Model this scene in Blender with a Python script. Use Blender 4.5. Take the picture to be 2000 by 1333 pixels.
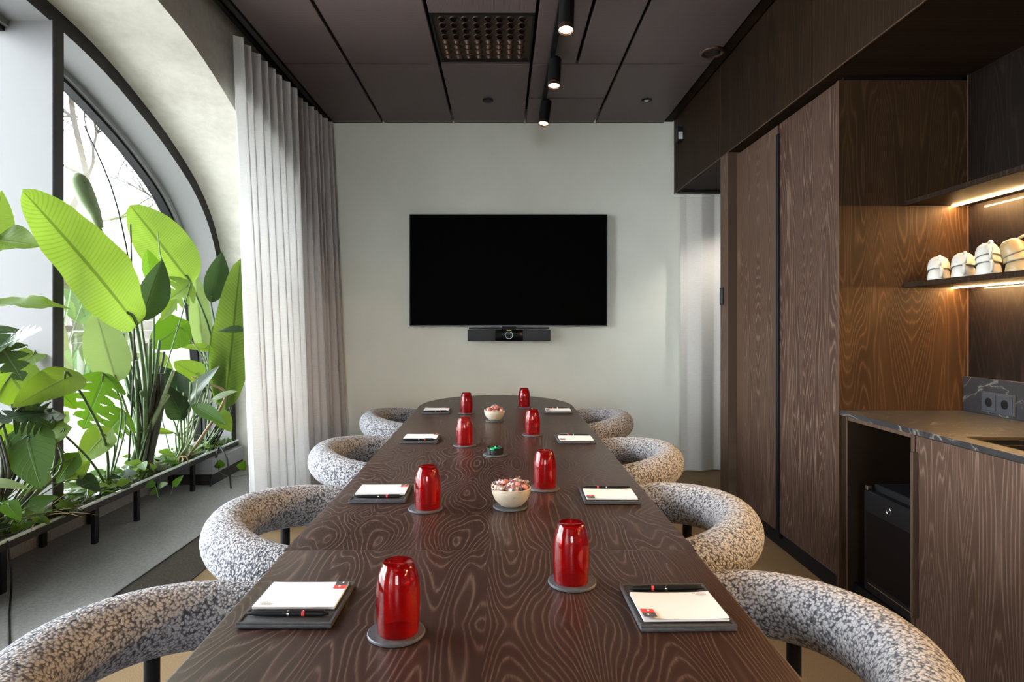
import bpy, bmesh, math, random
from mathutils import Vector, Matrix
R = random.Random(7)
pi = math.pi
C = bpy.context.scene.collection
sc = bpy.context.scene
for o in list(bpy.data.objects): bpy.data.objects.remove(o, do_unlink=True)

# ---------------------------------------------------------------- camera, world, exposure
EYE, F, CX, CY = 1.24, 1215.0, 981.0, 636.0
cam_d = bpy.data.cameras.new('camera'); cam = bpy.data.objects.new('camera', cam_d); C.objects.link(cam)
cam.location = (0, 0, EYE); cam.rotation_euler = (pi/2, 0, 0)
cam_d.sensor_width = 36; cam_d.lens = F/2000*36
cam_d.shift_x = (1000-CX)/2000; cam_d.shift_y = (CY-666.5)/2000
cam_d.clip_start = .02; cam_d.clip_end = 200
sc.camera = cam
W = bpy.data.worlds.new('overcast_sky'); sc.world = W; W.use_nodes = True
bg = W.node_tree.nodes['Background']
bg.inputs[0].default_value = (.90, .96, 1.0, 1); bg.inputs[1].default_value = 20
sc.view_settings.view_transform = 'Standard'; sc.view_settings.look = 'None'
sc.view_settings.gamma = 1; sc.view_settings.use_curve_mapping = False
sc.view_settings.exposure = 0.5
# daylight portal on the arched window (a sampling guide for the sky, gives no light of its own)
pl = bpy.data.lights.new('window_portal', 'AREA'); pl.shape = 'RECTANGLE'; pl.size = 5.2; pl.size_y = 3.0
po = bpy.data.objects.new('window_portal', pl); C.objects.link(po)
po.location = (-2.56, 2.6, 1.5); po.rotation_euler = (0, -pi/2, 0); pl.cycles.is_portal = True
pl.size, pl.size_y = 3.0, 5.2
pl3 = bpy.data.lights.new('window_portal', 'AREA'); pl3.shape = 'RECTANGLE'; pl3.size, pl3.size_y = 2.0, 1.9; pl3.cycles.is_portal = True
po3 = bpy.data.objects.new('window_portal', pl3); C.objects.link(po3); po3.location = (0, -6.1, 1.85); po3.rotation_euler = (pi/2, 0, pi)
po2 = bpy.data.objects.new('window_portal', pl); C.objects.link(po2); po2.location = (-2.56, -3.0, 1.5); po2.rotation_euler = po.rotation_euler

# ---------------------------------------------------------------- helpers
def P(px, py, Z):
    return Vector(((px-CX)/F*Z, Z, EYE+(CY-py)/F*Z))

class MB:
    def __init__(s): s.v = []; s.f = []; s.uv = None
    def add(s, vs, fs):
        n = len(s.v); s.v += [tuple(v) for v in vs]; s.f += [tuple(i+n for i in f) for f in fs]; return s
    def box(s, x0, x1, y0, y1, z0, z1):
        vs = [(x, y, z) for z in (z0, z1) for y in (y0, y1) for x in (x0, x1)]
        return s.add(vs, [(0,2,3,1),(4,5,7,6),(0,1,5,4),(2,6,7,3),(0,4,6,2),(1,3,7,5)])
    def bbox(s, x0, x1, y0, y1, z0, z1, b=.004, seg=2):
        bm = bmesh.new(); bmesh.ops.create_cube(bm, size=1)
        for v in bm.verts: v.co = ((x0+x1)/2+v.co.x*(x1-x0), (y0+y1)/2+v.co.y*(y1-y0), (z0+z1)/2+v.co.z*(z1-z0))
        bmesh.ops.bevel(bm, geom=bm.edges[:], offset=b, segments=seg, profile=.5, affect='EDGES')
        bm.verts.index_update(); s.add([v.co.copy() for v in bm.verts], [[v.index for v in f.verts] for f in bm.faces]); bm.free(); return s
    def lathe(s, prof, n=24, c=(0,0,0), M=None, cap0=False, cap1=False, closed=False):
        vs = []
        for r, z in prof:
            for k in range(n):
                a = 2*pi*k/n; p = Vector((r*math.cos(a), r*math.sin(a), z))
                if M is not None: p = M @ p
                vs.append(p+Vector(c))
        fs = []; m = len(prof)
        for i in range(m if closed else m-1):
            j = (i+1) % m
            for k in range(n):
                l = (k+1) % n; fs.append((i*n+k, i*n+l, j*n+l, j*n+k))
        if cap0: fs.append(tuple(reversed(range(n))))
        if cap1: fs.append(tuple((m-1)*n+k for k in range(n)))
        return s.add(vs, fs)
    def tube(s, pts, r, n=8, cap=True):
        pts = [Vector(p) for p in pts]; m = len(pts)
        rr = r if isinstance(r, (list, tuple)) else [r]*m
        vs = []; up = None
        for i, p in enumerate(pts):
            t = (pts[min(i+1, m-1)]-pts[max(i-1, 0)]).normalized()
            if up is None:
                up = Vector((0,0,1)) if abs(t.z) < .9 else Vector((1,0,0))
            a = t.cross(up).normalized(); b = a.cross(t).normalized(); up = b
            for k in range(n):
                q = 2*pi*k/n; vs.append(p+a*(rr[i]*math.cos(q))+b*(rr[i]*math.sin(q)))
        fs = [(i*n+k, i*n+(k+1)%n, (i+1)*n+(k+1)%n, (i+1)*n+k) for i in range(m-1) for k in range(n)]
        if cap: fs += [tuple(reversed(range(n))), tuple((m-1)*n+k for k in range(n))]
        return s.add(vs, fs)
    def build(s, name, m, parent=None, smooth=False, loc=None, angle=None):
        me = bpy.data.meshes.new(name); me.from_pydata(s.v, [], s.f); me.update()
        if s.uv is not None:
            u = me.uv_layers.new(name='UVMap')
            for l in me.loops: u.data[l.index].uv = s.uv[l.vertex_index]
        bm = bmesh.new(); bm.from_mesh(me)
        if s.uv is None: bmesh.ops.recalc_face_normals(bm, faces=bm.faces[:])
        bm.to_mesh(me); bm.free()
        if smooth:
            me.shade_smooth()
            if angle: me.set_sharp_from_angle(angle=math.radians(angle))
        if m is not None: me.materials.append(m)
        o = bpy.data.objects.new(name, me); C.objects.link(o)
        if parent is not None: o.parent = parent
        if loc is not None: o.location = loc
        return o

def tag(o, label=None, cat=None, group=None, kind=None):
    if label: o['label'] = label
    if cat: o['category'] = cat
    if group: o['group'] = group
    if kind: o['kind'] = kind
    return o
def thing(name, label, cat, loc=(0,0,0), rz=0, group=None):
    o = bpy.data.objects.new(name, None); C.objects.link(o); o.location = loc; o.rotation_euler = (0,0,rz)
    o.empty_display_size = .05
    return tag(o, label, cat, group)
KIDS = {}
def kids(o): return [c for c in bpy.data.objects if c.parent == o]
def dup(o, loc=None, rz=None, label=None, group=None, parent=None, lv=0):
    c = o.copy(); C.objects.link(c)
    if parent is not None: c.parent = parent
    for k in kids(o): dup(k, parent=c, lv=lv+1)
    if loc is not None: c.location = loc
    if rz is not None: c.rotation_euler = (0,0,rz)
    if label: c['label'] = label
    if group: c['group'] = group
    return c
def struct(o, label=None): o['kind'] = 'structure'; return tag(o, label)

# ---------------------------------------------------------------- materials
def newmat(name):
    m = bpy.data.materials.new(name); m.use_nodes = True
    nt = m.node_tree; b = nt.nodes['Principled BSDF']; return m, nt, b
def N(nt, t, **kw):
    n = nt.nodes.new('ShaderNode'+t)
    for k, v in kw.items(): setattr(n, k, v)
    return n
def L(nt, a, b): nt.links.new(a, b)
def math_(nt, op, a, b=None, c=None):
    n = N(nt, 'Math', operation=op)
    for i, x in enumerate((a, b, c)):
        if x is None: continue
        if isinstance(x, (int, float)): n.inputs[i].default_value = x
        else: L(nt, x, n.inputs[i])
    return n.outputs[0]
def ramp(nt, fac, stops, interp='LINEAR'):
    r = N(nt, 'ValToRGB'); e = r.color_ramp; e.interpolation = interp
    while len(e.elements) < len(stops): e.elements.new(.5)
    for i, (p, c) in enumerate(stops):
        e.elements[i].position = p; e.elements[i].color = (*c, 1) if len(c) == 3 else c
    L(nt, fac, r.inputs[0]); return r.outputs[0]
def plain(name, col, rough=.5, metal=0, spec=.5, coat=0, emit=None, es=0):
    m, nt, b = newmat(name)
    b.inputs['Base Color'].default_value = (*col, 1); b.inputs['Roughness'].default_value = rough
    b.inputs['Metallic'].default_value = metal; b.inputs['Specular IOR Level'].default_value = spec
    b.inputs['Coat Weight'].default_value = coat
    if emit: b.inputs['Emission Color'].default_value = (*emit, 1); b.inputs['Emission Strength'].default_value = es
    return m
def mottled(name, c0, c1, scale=4, rough=.8, bump=.0, bscale=60, detail=6, spec=.3):
    m, nt, b = newmat(name); tc = N(nt, 'TexCoord')
    n = N(nt, 'TexNoise'); n.inputs['Scale'].default_value = scale; n.inputs['Detail'].default_value = detail
    L(nt, tc.outputs['Object'], n.inputs['Vector'])
    L(nt, ramp(nt, n.outputs['Fac'], [(.3, c0), (.7, c1)]), b.inputs['Base Color'])
    b.inputs['Roughness'].default_value = rough; b.inputs['Specular IOR Level'].default_value = spec
    if bump:
        n2 = N(nt, 'TexNoise'); n2.inputs['Scale'].default_value = bscale; n2.inputs['Detail'].default_value = 4
        L(nt, tc.outputs['Object'], n2.inputs['Vector'])
        bp = N(nt, 'Bump'); bp.inputs['Strength'].default_value = bump; bp.inputs['Distance'].default_value = .01
        L(nt, n2.outputs['Fac'], bp.inputs['Height']); L(nt, bp.outputs[0], b.inputs['Normal'])
    return m
def wood(name, dark, light, across='x', along='y', leaf=.19, cross=None, fa=3.6, fl=.75, rings=11, rough=.38, lw=.62, spec=.4, coat=0.0, mid=None):
    m, nt, b = newmat(name); tc = N(nt, 'TexCoord'); sp = N(nt, 'SeparateXYZ'); L(nt, tc.outputs['Object'], sp.inputs[0])
    oi = N(nt, 'ObjectInfo')
    ax = {'x': 0, 'y': 1, 'z': 2}
    A = sp.outputs[ax[across]]; B = sp.outputs[ax[along]]
    if leaf:
        a0 = math_(nt, 'ADD', A, 10*leaf+.03); A2 = math_(nt, 'PINGPONG', a0, leaf)
        idx = math_(nt, 'FLOOR', math_(nt, 'DIVIDE', a0, leaf*2))
    else: A2 = A; idx = None
    B2 = math_(nt, 'PINGPONG', math_(nt, 'ADD', B, 7.0), cross) if cross else B
    cb = N(nt, 'CombineXYZ')
    L(nt, math_(nt, 'MULTIPLY', A2, fa), cb.inputs[0]); L(nt, math_(nt, 'MULTIPLY', B2, fl), cb.inputs[1])
    w = math_(nt, 'MULTIPLY', oi.outputs['Random'], 37.0)
    if idx is not None: w = math_(nt, 'ADD', w, math_(nt, 'MULTIPLY', idx, .35))
    L(nt, w, cb.inputs[2])
    n = N(nt, 'TexNoise'); n.inputs['Scale'].default_value = 1; n.inputs['Detail'].default_value = 2.2; n.inputs['Roughness'].default_value = .42
    L(nt, cb.outputs[0], n.inputs['Vector'])
    # pores / fine streaks
    cb2 = N(nt, 'CombineXYZ'); L(nt, math_(nt, 'MULTIPLY', A, 260.), cb2.inputs[0]); L(nt, math_(nt, 'MULTIPLY', B, 9.), cb2.inputs[1])
    n2 = N(nt, 'TexNoise'); n2.inputs['Scale'].default_value = 1; n2.inputs['Detail'].default_value = 2
    L(nt, cb2.outputs[0], n2.inputs['Vector'])
    f = math_(nt, 'ADD', math_(nt, 'MULTIPLY', n.outputs['Fac'], rings*2), math_(nt, 'MULTIPLY', n2.outputs['Fac'], .22))
    s = math_(nt, 'FRACT', f)
    # saw-tooth growth ring: slow darkening then a light, sharp earlywood line
    g = ramp(nt, s, [(0, (.10,)*3), (.38, (.0,)*3), (lw, (.15,)*3), (.80, (1,)*3), (.92, (.30,)*3), (1, (.10,)*3)])
    g2 = math_(nt, 'MULTIPLY', g, math_(nt, 'MULTIPLY_ADD', n2.outputs['Fac'], 2.6, -.45))
    # slow tone drift between red-brown and grey-brown
    n3 = N(nt, 'TexNoise'); n3.inputs['Scale'].default_value = .55; L(nt, cb.outputs[0], n3.inputs['Vector'])
    base = ramp(nt, n3.outputs['Fac'], [(.35, dark), (.65, mid or tuple(x*1.35 for x in dark))])
    mx = N(nt, 'Mix', data_type='RGBA'); L(nt, g2, mx.inputs['Factor']); L(nt, base, mx.inputs['A']); mx.inputs['B'].default_value = (*light, 1)
    L(nt, mx.outputs['Result'], b.inputs['Base Color'])
    b.inputs['Roughness'].default_value = rough; b.inputs['Specular IOR Level'].default_value = spec
    b.inputs['Coat Weight'].default_value = coat; b.inputs['Coat Roughness'].default_value = .03
    bp = N(nt, 'Bump'); bp.inputs['Strength'].default_value = .12; bp.inputs['Distance'].default_value = .002
    L(nt, g2, bp.inputs['Height']); L(nt, bp.outputs[0], b.inputs['Normal'])
    return m

M = {}
M['table'] = wood('dark_oak_table', (.0130,.0052,.0038), (.078,.047,.037), 'x', 'y', leaf=.17, cross=.62, fa=4.4, fl=1.0, rings=26, rough=.36, spec=.27, mid=(.0255,.0105,.0077))
M['panel'] = wood('dark_oak_panel', (.034,.0172,.0112), (.135,.086,.064), 'y', 'z', leaf=.15, fa=5.0, fl=.42, rings=26, rough=.5, spec=.2, mid=(.062,.034,.022))
M['panel_x'] = wood('dark_oak_side_panel', (.020,.0105,.005), (.056,.0295,.0145), 'x', 'z', leaf=.145, fa=5.0, fl=.5, rings=24, rough=.5, spec=.08, mid=(.046,.023,.010))
M['bulk'] = wood('dark_oak_bulkhead', (.0105,.0060,.0036), (.030,.017,.010), 'y', 'z', leaf=.15, fa=6, fl=.3, rings=14, rough=.6, spec=.07, mid=(.021,.0118,.0066))
M['gloss'] = wood('dark_oak_lacquered', (.0045,.0030,.0024), (.014,.0085,.006), 'y', 'z', leaf=.15, fa=5, fl=.5, rings=16, rough=.5, spec=.1, coat=.30, mid=(.008,.005,.0036))
M['trim'] = wood('oak_edge', (.045,.026,.017), (.085,.054,.036), 'y', 'z', leaf=0, fa=20, fl=.3, rings=5, rough=.5, spec=.2)
M['wall'] = mottled('painted_plaster', (.71,.72,.645), (.76,.77,.70), 2.5, .9, .04, 180)
M['white'] = mottled('white_plaster', (.62,.61,.58), (.66,.65,.62), 2, .9)
M['ceil_dark'] = plain('black_void', (.006,.006,.006), .9, spec=.1)
M['black'] = plain('matt_black', (.008,.008,.009), .5, spec=.2)
M['blackm'] = plain('black_metal', (.006,.006,.007), .45, spec=.15)
M['blackgl'] = plain('black_gloss', (.003,.003,.004), .15, spec=.15)
M['screen'] = plain('screen_off', (.0008,.0008,.0008), .5, spec=.015)
M['tvframe'] = plain('tv_frame', (.03,.032,.035), .35, metal=.6)
M['grey'] = plain('charcoal_grey', (.030,.032,.038), .55, spec=.25)
M['leather'] = mottled('charcoal_leather', (.035,.036,.039), (.05,.051,.055), 80, .5, .1, 400)
M['coaster'] = mottled('charcoal_coaster', (.05,.053,.06), (.065,.068,.075), 60, .45, .05, 300)
M['paper'] = plain('paper', (.60,.60,.605), .8)
M['inkred'] = plain('red_ink', (.55,.035,.03), .6)
M['inkdark'] = plain('dark_ink', (.05,.048,.05), .6)
M['inkgrey'] = plain('grey_ink', (.16,.16,.165), .7)
M['steel'] = plain('polished_steel', (.50,.57,.54), .25, metal=.15)
M['steelgrey'] = plain('grey_lacquered_steel', (.20,.20,.205), .42, spec=.3)
M['steeldark'] = plain('dark_and_shaded_steel', (.018,.015,.0145), .5, spec=.25)  # own tone of dark parts; shade tone on window flange and mullion side
M['chrome'] = plain('chrome', (.8,.8,.82), .12, metal=1)
M['cream'] = mottled('cream_glaze', (.80,.74,.62), (.86,.80,.69), 20, .35)
M['mug'] = mottled('white_glaze', (.42,.40,.36), (.47,.45,.41), 14, .3)
M['mugb'] = mottled('beige_glaze', (.26,.18,.085), (.29,.21,.105), 14, .35)
M['rimline'] = plain('dark_rim_line', (.10,.095,.075), .5)
M['bowl'] = mottled('stoneware_bowl', (.34,.29,.22), (.39,.335,.265), 40, .45, .05, 200)
M['soil'] = mottled('potting_soil', (.012,.008,.005), (.04,.026,.016), 40, .95, .8, 120)
M['brass'] = plain('brass', (.75,.50,.25), .25, metal=1)
M['green'] = plain('green_glow', (.02,.3,.12), .4, emit=(.05,1,.35), es=.55)
M['lens'] = plain('lamp_lens', (1,.9,.7), .5, emit=(1,.74,.42), es=22)
M['led'] = plain('led_strip', (1,.85,.6), .5, emit=(1,.60,.25), es=380)
M['bronze'] = plain('bronze_paint', (.060,.030,.019), .40, metal=.5)
M['stone_out'] = mottled('pale_stone', (.050,.043,.033), (.080,.071,.057), 3, .9, .3, 20)
M['pave'] = mottled('pale_paving', (.46,.455,.44), (.54,.53,.51), 2, .9)
M['bark'] = mottled('pale_bark', (.050,.040,.028), (.075,.062,.045), 14, .9, .3, 60)
M['sill'] = mottled('grey_sill_carpet', (.17,.166,.158), (.23,.225,.215), 90, .95, .3, 260, 3)
M['dry'] = mottled('dry_leaf', (.20,.13,.06), (.3,.2,.09), 20, .8)

def carpet():
    m, nt, b = newmat('tan_carpet'); tc = N(nt, 'TexCoord')
    n = N(nt, 'TexNoise'); n.inputs['Scale'].default_value = 320; n.inputs['Detail'].default_value = 3; L(nt, tc.outputs['Object'], n.inputs['Vector'])
    n2 = N(nt, 'TexNoise'); n2.inputs['Scale'].default_value = 2; L(nt, tc.outputs['Object'], n2.inputs['Vector'])
    f = math_(nt, 'MULTIPLY_ADD', n2.outputs['Fac'], .25, math_(nt, 'MULTIPLY', n.outputs['Fac'], .8))
    L(nt, ramp(nt, f, [(.3, (.16,.108,.058)), (.75, (.32,.225,.132))]), b.inputs['Base Color']); b.inputs['Roughness'].default_value = .95
    b.inputs['Specular IOR Level'].default_value = .1
    bp = N(nt, 'Bump'); bp.inputs['Strength'].default_value = .5; bp.inputs['Distance'].default_value = .004; L(nt, n.outputs['Fac'], bp.inputs['Height']); L(nt, bp.outputs[0], b.inputs['Normal'])
    return m
M['floor'] = carpet()

def concrete():
    m, nt, b = newmat('board_marked_concrete'); tc = N(nt, 'TexCoord')
    n = N(nt, 'TexNoise'); n.inputs['Scale'].default_value = 2.2; n.inputs['Detail'].default_value = 8; n.inputs['Roughness'].default_value = .6
    mp = N(nt, 'Mapping'); mp.inputs['Scale'].default_value = (1, 1, 2.2); L(nt, tc.outputs['Object'], mp.inputs[0]); L(nt, mp.outputs[0], n.inputs['Vector'])
    n2 = N(nt, 'TexNoise'); n2.inputs['Scale'].default_value = 26; n2.inputs['Detail'].default_value = 5; L(nt, tc.outputs['Object'], n2.inputs['Vector'])
    f = math_(nt, 'ADD', math_(nt, 'MULTIPLY', n.outputs['Fac'], .75), math_(nt, 'MULTIPLY', n2.outputs['Fac'], .25))
    L(nt, ramp(nt, f, [(.3, (.44,.42,.37)), (.52, (.58,.56,.50)), (.7, (.66,.64,.58))]), b.inputs['Base Color'])
    b.inputs['Roughness'].default_value = .85; b.inputs['Specular IOR Level'].default_value = .25
    bp = N(nt, 'Bump'); bp.inputs['Strength'].default_value = .25; bp.inputs['Distance'].default_value = .006; L(nt, f, bp.inputs['Height']); L(nt, bp.outputs[0], b.inputs['Normal'])
    return m
M['concrete'] = concrete()

def mesh_panel():
    # fine perforated metal: rows of dark holes in brown-black sheet
    m, nt, b = newmat('perforated_metal'); tc = N(nt, 'TexCoord'); sp = N(nt, 'SeparateXYZ'); L(nt, tc.outputs['Object'], sp.inputs[0])
    fx = math_(nt, 'SINE', math_(nt, 'MULTIPLY', math_(nt, 'ADD', sp.outputs[0], sp.outputs[1]), 420.))
    fy = math_(nt, 'SINE', math_(nt, 'MULTIPLY', math_(nt, 'SUBTRACT', sp.outputs[0], sp.outputs[1]), 420.))
    s = math_(nt, 'MULTIPLY', fx, fy)
    n = N(nt, 'TexNoise'); n.inputs['Scale'].default_value = 1.3; L(nt, tc.outputs['Object'], n.inputs['Vector'])
    col = ramp(nt, s, [(.0, (.150,.108,.107)), (.45, (.130,.092,.091)), (.62, (.022,.016,.016))])
    mx = N(nt, 'Mix', data_type='RGBA', blend_type='MULTIPLY'); mx.inputs['Factor'].default_value = .35
    L(nt, col, mx.inputs['A']); L(nt, n.outputs['Fac'], mx.inputs['B']); L(nt, mx.outputs['Result'], b.inputs['Base Color'])
    b.inputs['Roughness'].default_value = .48; b.inputs['Specular IOR Level'].default_value = .35; b.inputs['Metallic'].default_value = .15
    return m
M['mesh'] = mesh_panel()

def boucle():
    m, nt, b = newmat('boucle_fabric'); tc = N(nt, 'TexCoord')
    nz = N(nt, 'TexNoise'); nz.inputs['Scale'].default_value = 85; nz.inputs['Detail'].default_value = 2; L(nt, tc.outputs['Object'], nz.inputs['Vector'])
    ad = N(nt, 'VectorMath', operation='MULTIPLY_ADD'); L(nt, nz.outputs['Color'], ad.inputs[0]); ad.inputs[1].default_value = (.010,)*3; L(nt, tc.outputs['Object'], ad.inputs[2])
    v = N(nt, 'TexVoronoi', feature='F1'); v.inputs['Scale'].default_value = 165; L(nt, ad.outputs[0], v.inputs['Vector'])
    cm = N(nt, 'SeparateColor'); L(nt, v.outputs['Color'], cm.inputs[0])
    e2 = math_(nt, 'MULTIPLY', v.outputs['Distance'], math_(nt, 'MULTIPLY_ADD', cm.outputs[0], .5, .80))
    col = ramp(nt, e2, [(.0, (.42,.415,.435)), (.42, (.37,.367,.385)), (.60, (.18,.18,.20)), (.76, (.075,.077,.095)), (.95, (.045,.047,.06))])
    e2 = math_(nt, 'SUBTRACT', 1.0, e2)
    L(nt, col, b.inputs['Base Color']); b.inputs['Roughness'].default_value = .95; b.inputs['Specular IOR Level'].default_value = .15
    b.inputs['Sheen Weight'].default_value = .15
    bp = N(nt, 'Bump'); bp.inputs['Strength'].default_value = .8; bp.inputs['Distance'].default_value = .006; L(nt, e2, bp.inputs['Height']); L(nt, bp.outputs[0], b.inputs['Normal'])
    return m
M['boucle'] = boucle()

def stone_top():
    m, nt, b = newmat('veined_dark_stone'); tc = N(nt, 'TexCoord')
    n = N(nt, 'TexNoise'); n.inputs['Scale'].default_value = 5; n.inputs['Detail'].default_value = 6; n.inputs['Distortion'].default_value = 1.5; L(nt, tc.outputs['Object'], n.inputs['Vector'])
    d = math_(nt, 'ABSOLUTE', math_(nt, 'SUBTRACT', n.outputs['Fac'], .5))
    n2 = N(nt, 'TexNoise'); n2.inputs['Scale'].default_value = 38; n2.inputs['Detail'].default_value = 3; L(nt, tc.outputs['Object'], n2.inputs['Vector'])
    v = ramp(nt, d, [(0, (.17,.15,.125)), (.010, (.028,.028,.030)), (.04, (.018,.0185,.021))])
    sp_ = ramp(nt, n2.outputs['Fac'], [(.70, (0,0,0)), (.78, (.09,.085,.08))])
    mx = N(nt, 'Mix', data_type='RGBA', blend_type='ADD'); mx.inputs['Factor'].default_value = 1; L(nt, v, mx.inputs['A']); L(nt, sp_, mx.inputs['B'])
    L(nt, mx.outputs['Result'], b.inputs['Base Color']); b.inputs['Roughness'].default_value = .34
    return m
M['stone'] = stone_top()

def cloth(name, c, tr=.45):
    m, nt, b = newmat(name); nt.nodes.remove(b); out = nt.nodes['Material Output']
    tc = N(nt, 'TexCoord'); sp = N(nt, 'SeparateXYZ'); L(nt, tc.outputs['Object'], sp.inputs[0])
    wv = math_(nt, 'SINE', math_(nt, 'MULTIPLY', sp.outputs[2], 700.))
    n = N(nt, 'TexNoise'); n.inputs['Scale'].default_value = 1; mp = N(nt, 'Mapping'); mp.inputs['Scale'].default_value = (30, 30, 400); L(nt, tc.outputs['Object'], mp.inputs[0]); L(nt, mp.outputs[0], n.inputs['Vector'])
    f = math_(nt, 'MULTIPLY_ADD', wv, .1, n.outputs['Fac'])
    col = ramp(nt, f, [(.3, tuple(x*.9 for x in c)), (.7, c)])
    d = N(nt, 'BsdfDiffuse'); t = N(nt, 'BsdfTranslucent'); mx = N(nt, 'MixShader'); mx.inputs[0].default_value = tr
    L(nt, col, d.inputs[0]); L(nt, col, t.inputs[0]); L(nt, d.outputs[0], mx.inputs[1]); L(nt, t.outputs[0], mx.inputs[2]); L(nt, mx.outputs[0], out.inputs[0])
    return m
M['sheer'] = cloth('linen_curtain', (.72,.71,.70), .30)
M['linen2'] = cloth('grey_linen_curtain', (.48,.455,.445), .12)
M['linen'] = cloth('white_linen_curtain', (.74,.72,.69), .15)

def clear_glass(name, tint, gl=.5, body=0.0, bodycol=(1,0,0), rough=.02):
    m, nt, b = newmat(name); nt.nodes.remove(b); out = nt.nodes['Material Output']
    t = N(nt, 'BsdfTransparent'); t.inputs[0].default_value = (*tint, 1)
    g = N(nt, 'BsdfGlossy'); g.inputs['Roughness'].default_value = rough
    fr = N(nt, 'Fresnel'); fr.inputs['IOR'].default_value = 1.45
    a = t.outputs[0]
    if body:
        d = N(nt, 'BsdfTranslucent'); d.inputs[0].default_value = (*bodycol, 1)
        d2 = N(nt, 'BsdfDiffuse'); d2.inputs[0].default_value = (*bodycol, 1)
        dm = N(nt, 'MixShader'); dm.inputs[0].default_value = .5; L(nt, d.outputs[0], dm.inputs[1]); L(nt, d2.outputs[0], dm.inputs[2])
        m1 = N(nt, 'MixShader'); m1.inputs[0].default_value = body; L(nt, a, m1.inputs[1]); L(nt, dm.outputs[0], m1.inputs[2]); a = m1.outputs[0]
    m2 = N(nt, 'MixShader'); L(nt, math_(nt, 'MULTIPLY', fr.outputs[0], gl), m2.inputs[0]); L(nt, a, m2.inputs[1]); L(nt, g.outputs[0], m2.inputs[2])
    L(nt, m2.outputs[0], out.inputs[0]); return m
M['pane'] = clear_glass('window_glass', (.97,.98,.98), .8)
M['redglass'] = clear_glass('red_glass', (.86,.055,.065), 1.0, .12, (.80,.012,.018), .03)
M['wrap'] = clear_glass('clear_wrapper', (.96,.93,.93), 1.6, .14, (.9,.86,.86), .15)
M['candy1'] = plain('pink_candy', (.80,.22,.14), .3)
M['candy2'] = plain('red_candy', (.7,.08,.07), .3)
M['candy3'] = plain('pale_candy', (.85,.55,.42), .3)

def leafmat(name, c, trans, veins='lateral', vein=(.35,.5,.15), tr=.5, rough=.35):
    m, nt, b = newmat(name); out = nt.nodes['Material Output']
    uv = N(nt, 'UVMap'); sp = N(nt, 'SeparateXYZ'); L(nt, uv.outputs[0], sp.inputs[0])
    av = math_(nt, 'ABSOLUTE', math_(nt, 'SUBTRACT', sp.outputs[1], .5))
    nv = 44. if veins == 'lateral' else 9.
    sl = .16 if veins == 'lateral' else .7
    ln = math_(nt, 'FRACT', math_(nt, 'MULTIPLY', math_(nt, 'SUBTRACT', sp.outputs[0], math_(nt, 'MULTIPLY', av, sl)), nv))
    ln = math_(nt, 'ABSOLUTE', math_(nt, 'SUBTRACT', ln, .5))
    f1 = ramp(nt, ln, [(0, (.95,)*3), (.22 if veins == 'lateral' else .07, (0,)*3)])
    f2 = ramp(nt, av, [(.0, (1,)*3), (.018, (1,)*3), (.034, (0,)*3)])
    n = N(nt, 'TexNoise'); n.inputs['Scale'].default_value = 5; tc = N(nt, 'TexCoord'); L(nt, tc.outputs['Object'], n.inputs['Vector'])
    base = ramp(nt, n.outputs['Fac'], [(.3, tuple(x*.75 for x in c)), (.7, tuple(x*1.2 for x in c))])
    fm = math_(nt, 'MAXIMUM', math_(nt, 'MULTIPLY', f1, .5), f2)
    mx = N(nt, 'Mix', data_type='RGBA'); L(nt, fm, mx.inputs['Factor']); L(nt, base, mx.inputs['A']); mx.inputs['B'].default_value = (*vein, 1)
    L(nt, mx.outputs['Result'], b.inputs['Base Color']); b.inputs['Roughness'].default_value = rough; b.inputs['Specular IOR Level'].default_value = .28
    bp = N(nt, 'Bump'); bp.inputs['Strength'].default_value = .35; bp.inputs['Distance'].default_value = .006; L(nt, fm, bp.inputs['Height']); L(nt, bp.outputs[0], b.inputs['Normal'])
    tl = N(nt, 'BsdfTranslucent'); mt = N(nt, 'Mix', data_type='RGBA'); L(nt, fm, mt.inputs['Factor']); mt.inputs['A'].default_value = (*trans, 1); mt.inputs['B'].default_value = tuple(x*.5 for x in trans)+(1,)
    L(nt, mt.outputs['Result'], tl.inputs[0])
    ms = N(nt, 'MixShader'); ms.inputs[0].default_value = tr; L(nt, b.outputs[0], ms.inputs[1]); L(nt, tl.outputs[0], ms.inputs[2]); L(nt, ms.outputs[0], out.inputs[0])
    return m
M['leaf_bright'] = leafmat('bright_leaf', (.085,.145,.028), (.120,.185,.018), vein=(.045,.085,.015))
M['leaf_pale'] = leafmat('pale_leaf', (.13,.185,.07), (.15,.205,.055), vein=(.20,.25,.12))
M['leaf_dark'] = leafmat('dark_leaf', (.016,.035,.013), (.03,.06,.010), vein=(.03,.06,.02), tr=.25, rough=.3)
M['leaf_mid'] = leafmat('mid_leaf', (.036,.092,.008), (.085,.175,.006), 'net', vein=(.07,.14,.025), tr=.42, rough=.36)
M['leaf_lime'] = leafmat('lime_leaf', (.085,.15,.016), (.14,.215,.012), 'net', vein=(.12,.18,.04), tr=.5, rough=.4)
M['leaf_net_dark'] = leafmat('deep_green_leaf', (.012,.026,.011), (.02,.042,.006), 'net', vein=(.025,.045,.02), tr=.22, rough=.28)
M['leaf_var'] = leafmat('variegated_leaf', (.10,.15,.06), (.12,.16,.06), 'net', vein=(.28,.30,.2), tr=.35)
M['leaf_gloss'] = leafmat('glossy_leaf', (.05,.085,.045), (.04,.08,.012), 'net', vein=(.12,.16,.10), tr=.2, rough=.2)
M['stem'] = mottled('green_stem', (.045,.085,.03), (.075,.13,.045), 20, .45)
M['stem_dark'] = mottled('dark_stem', (.018,.022,.014), (.04,.045,.025), 20, .5)
M['stem_pale'] = mottled('pale_stem', (.14,.19,.09), (.2,.26,.13), 20, .5)

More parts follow.
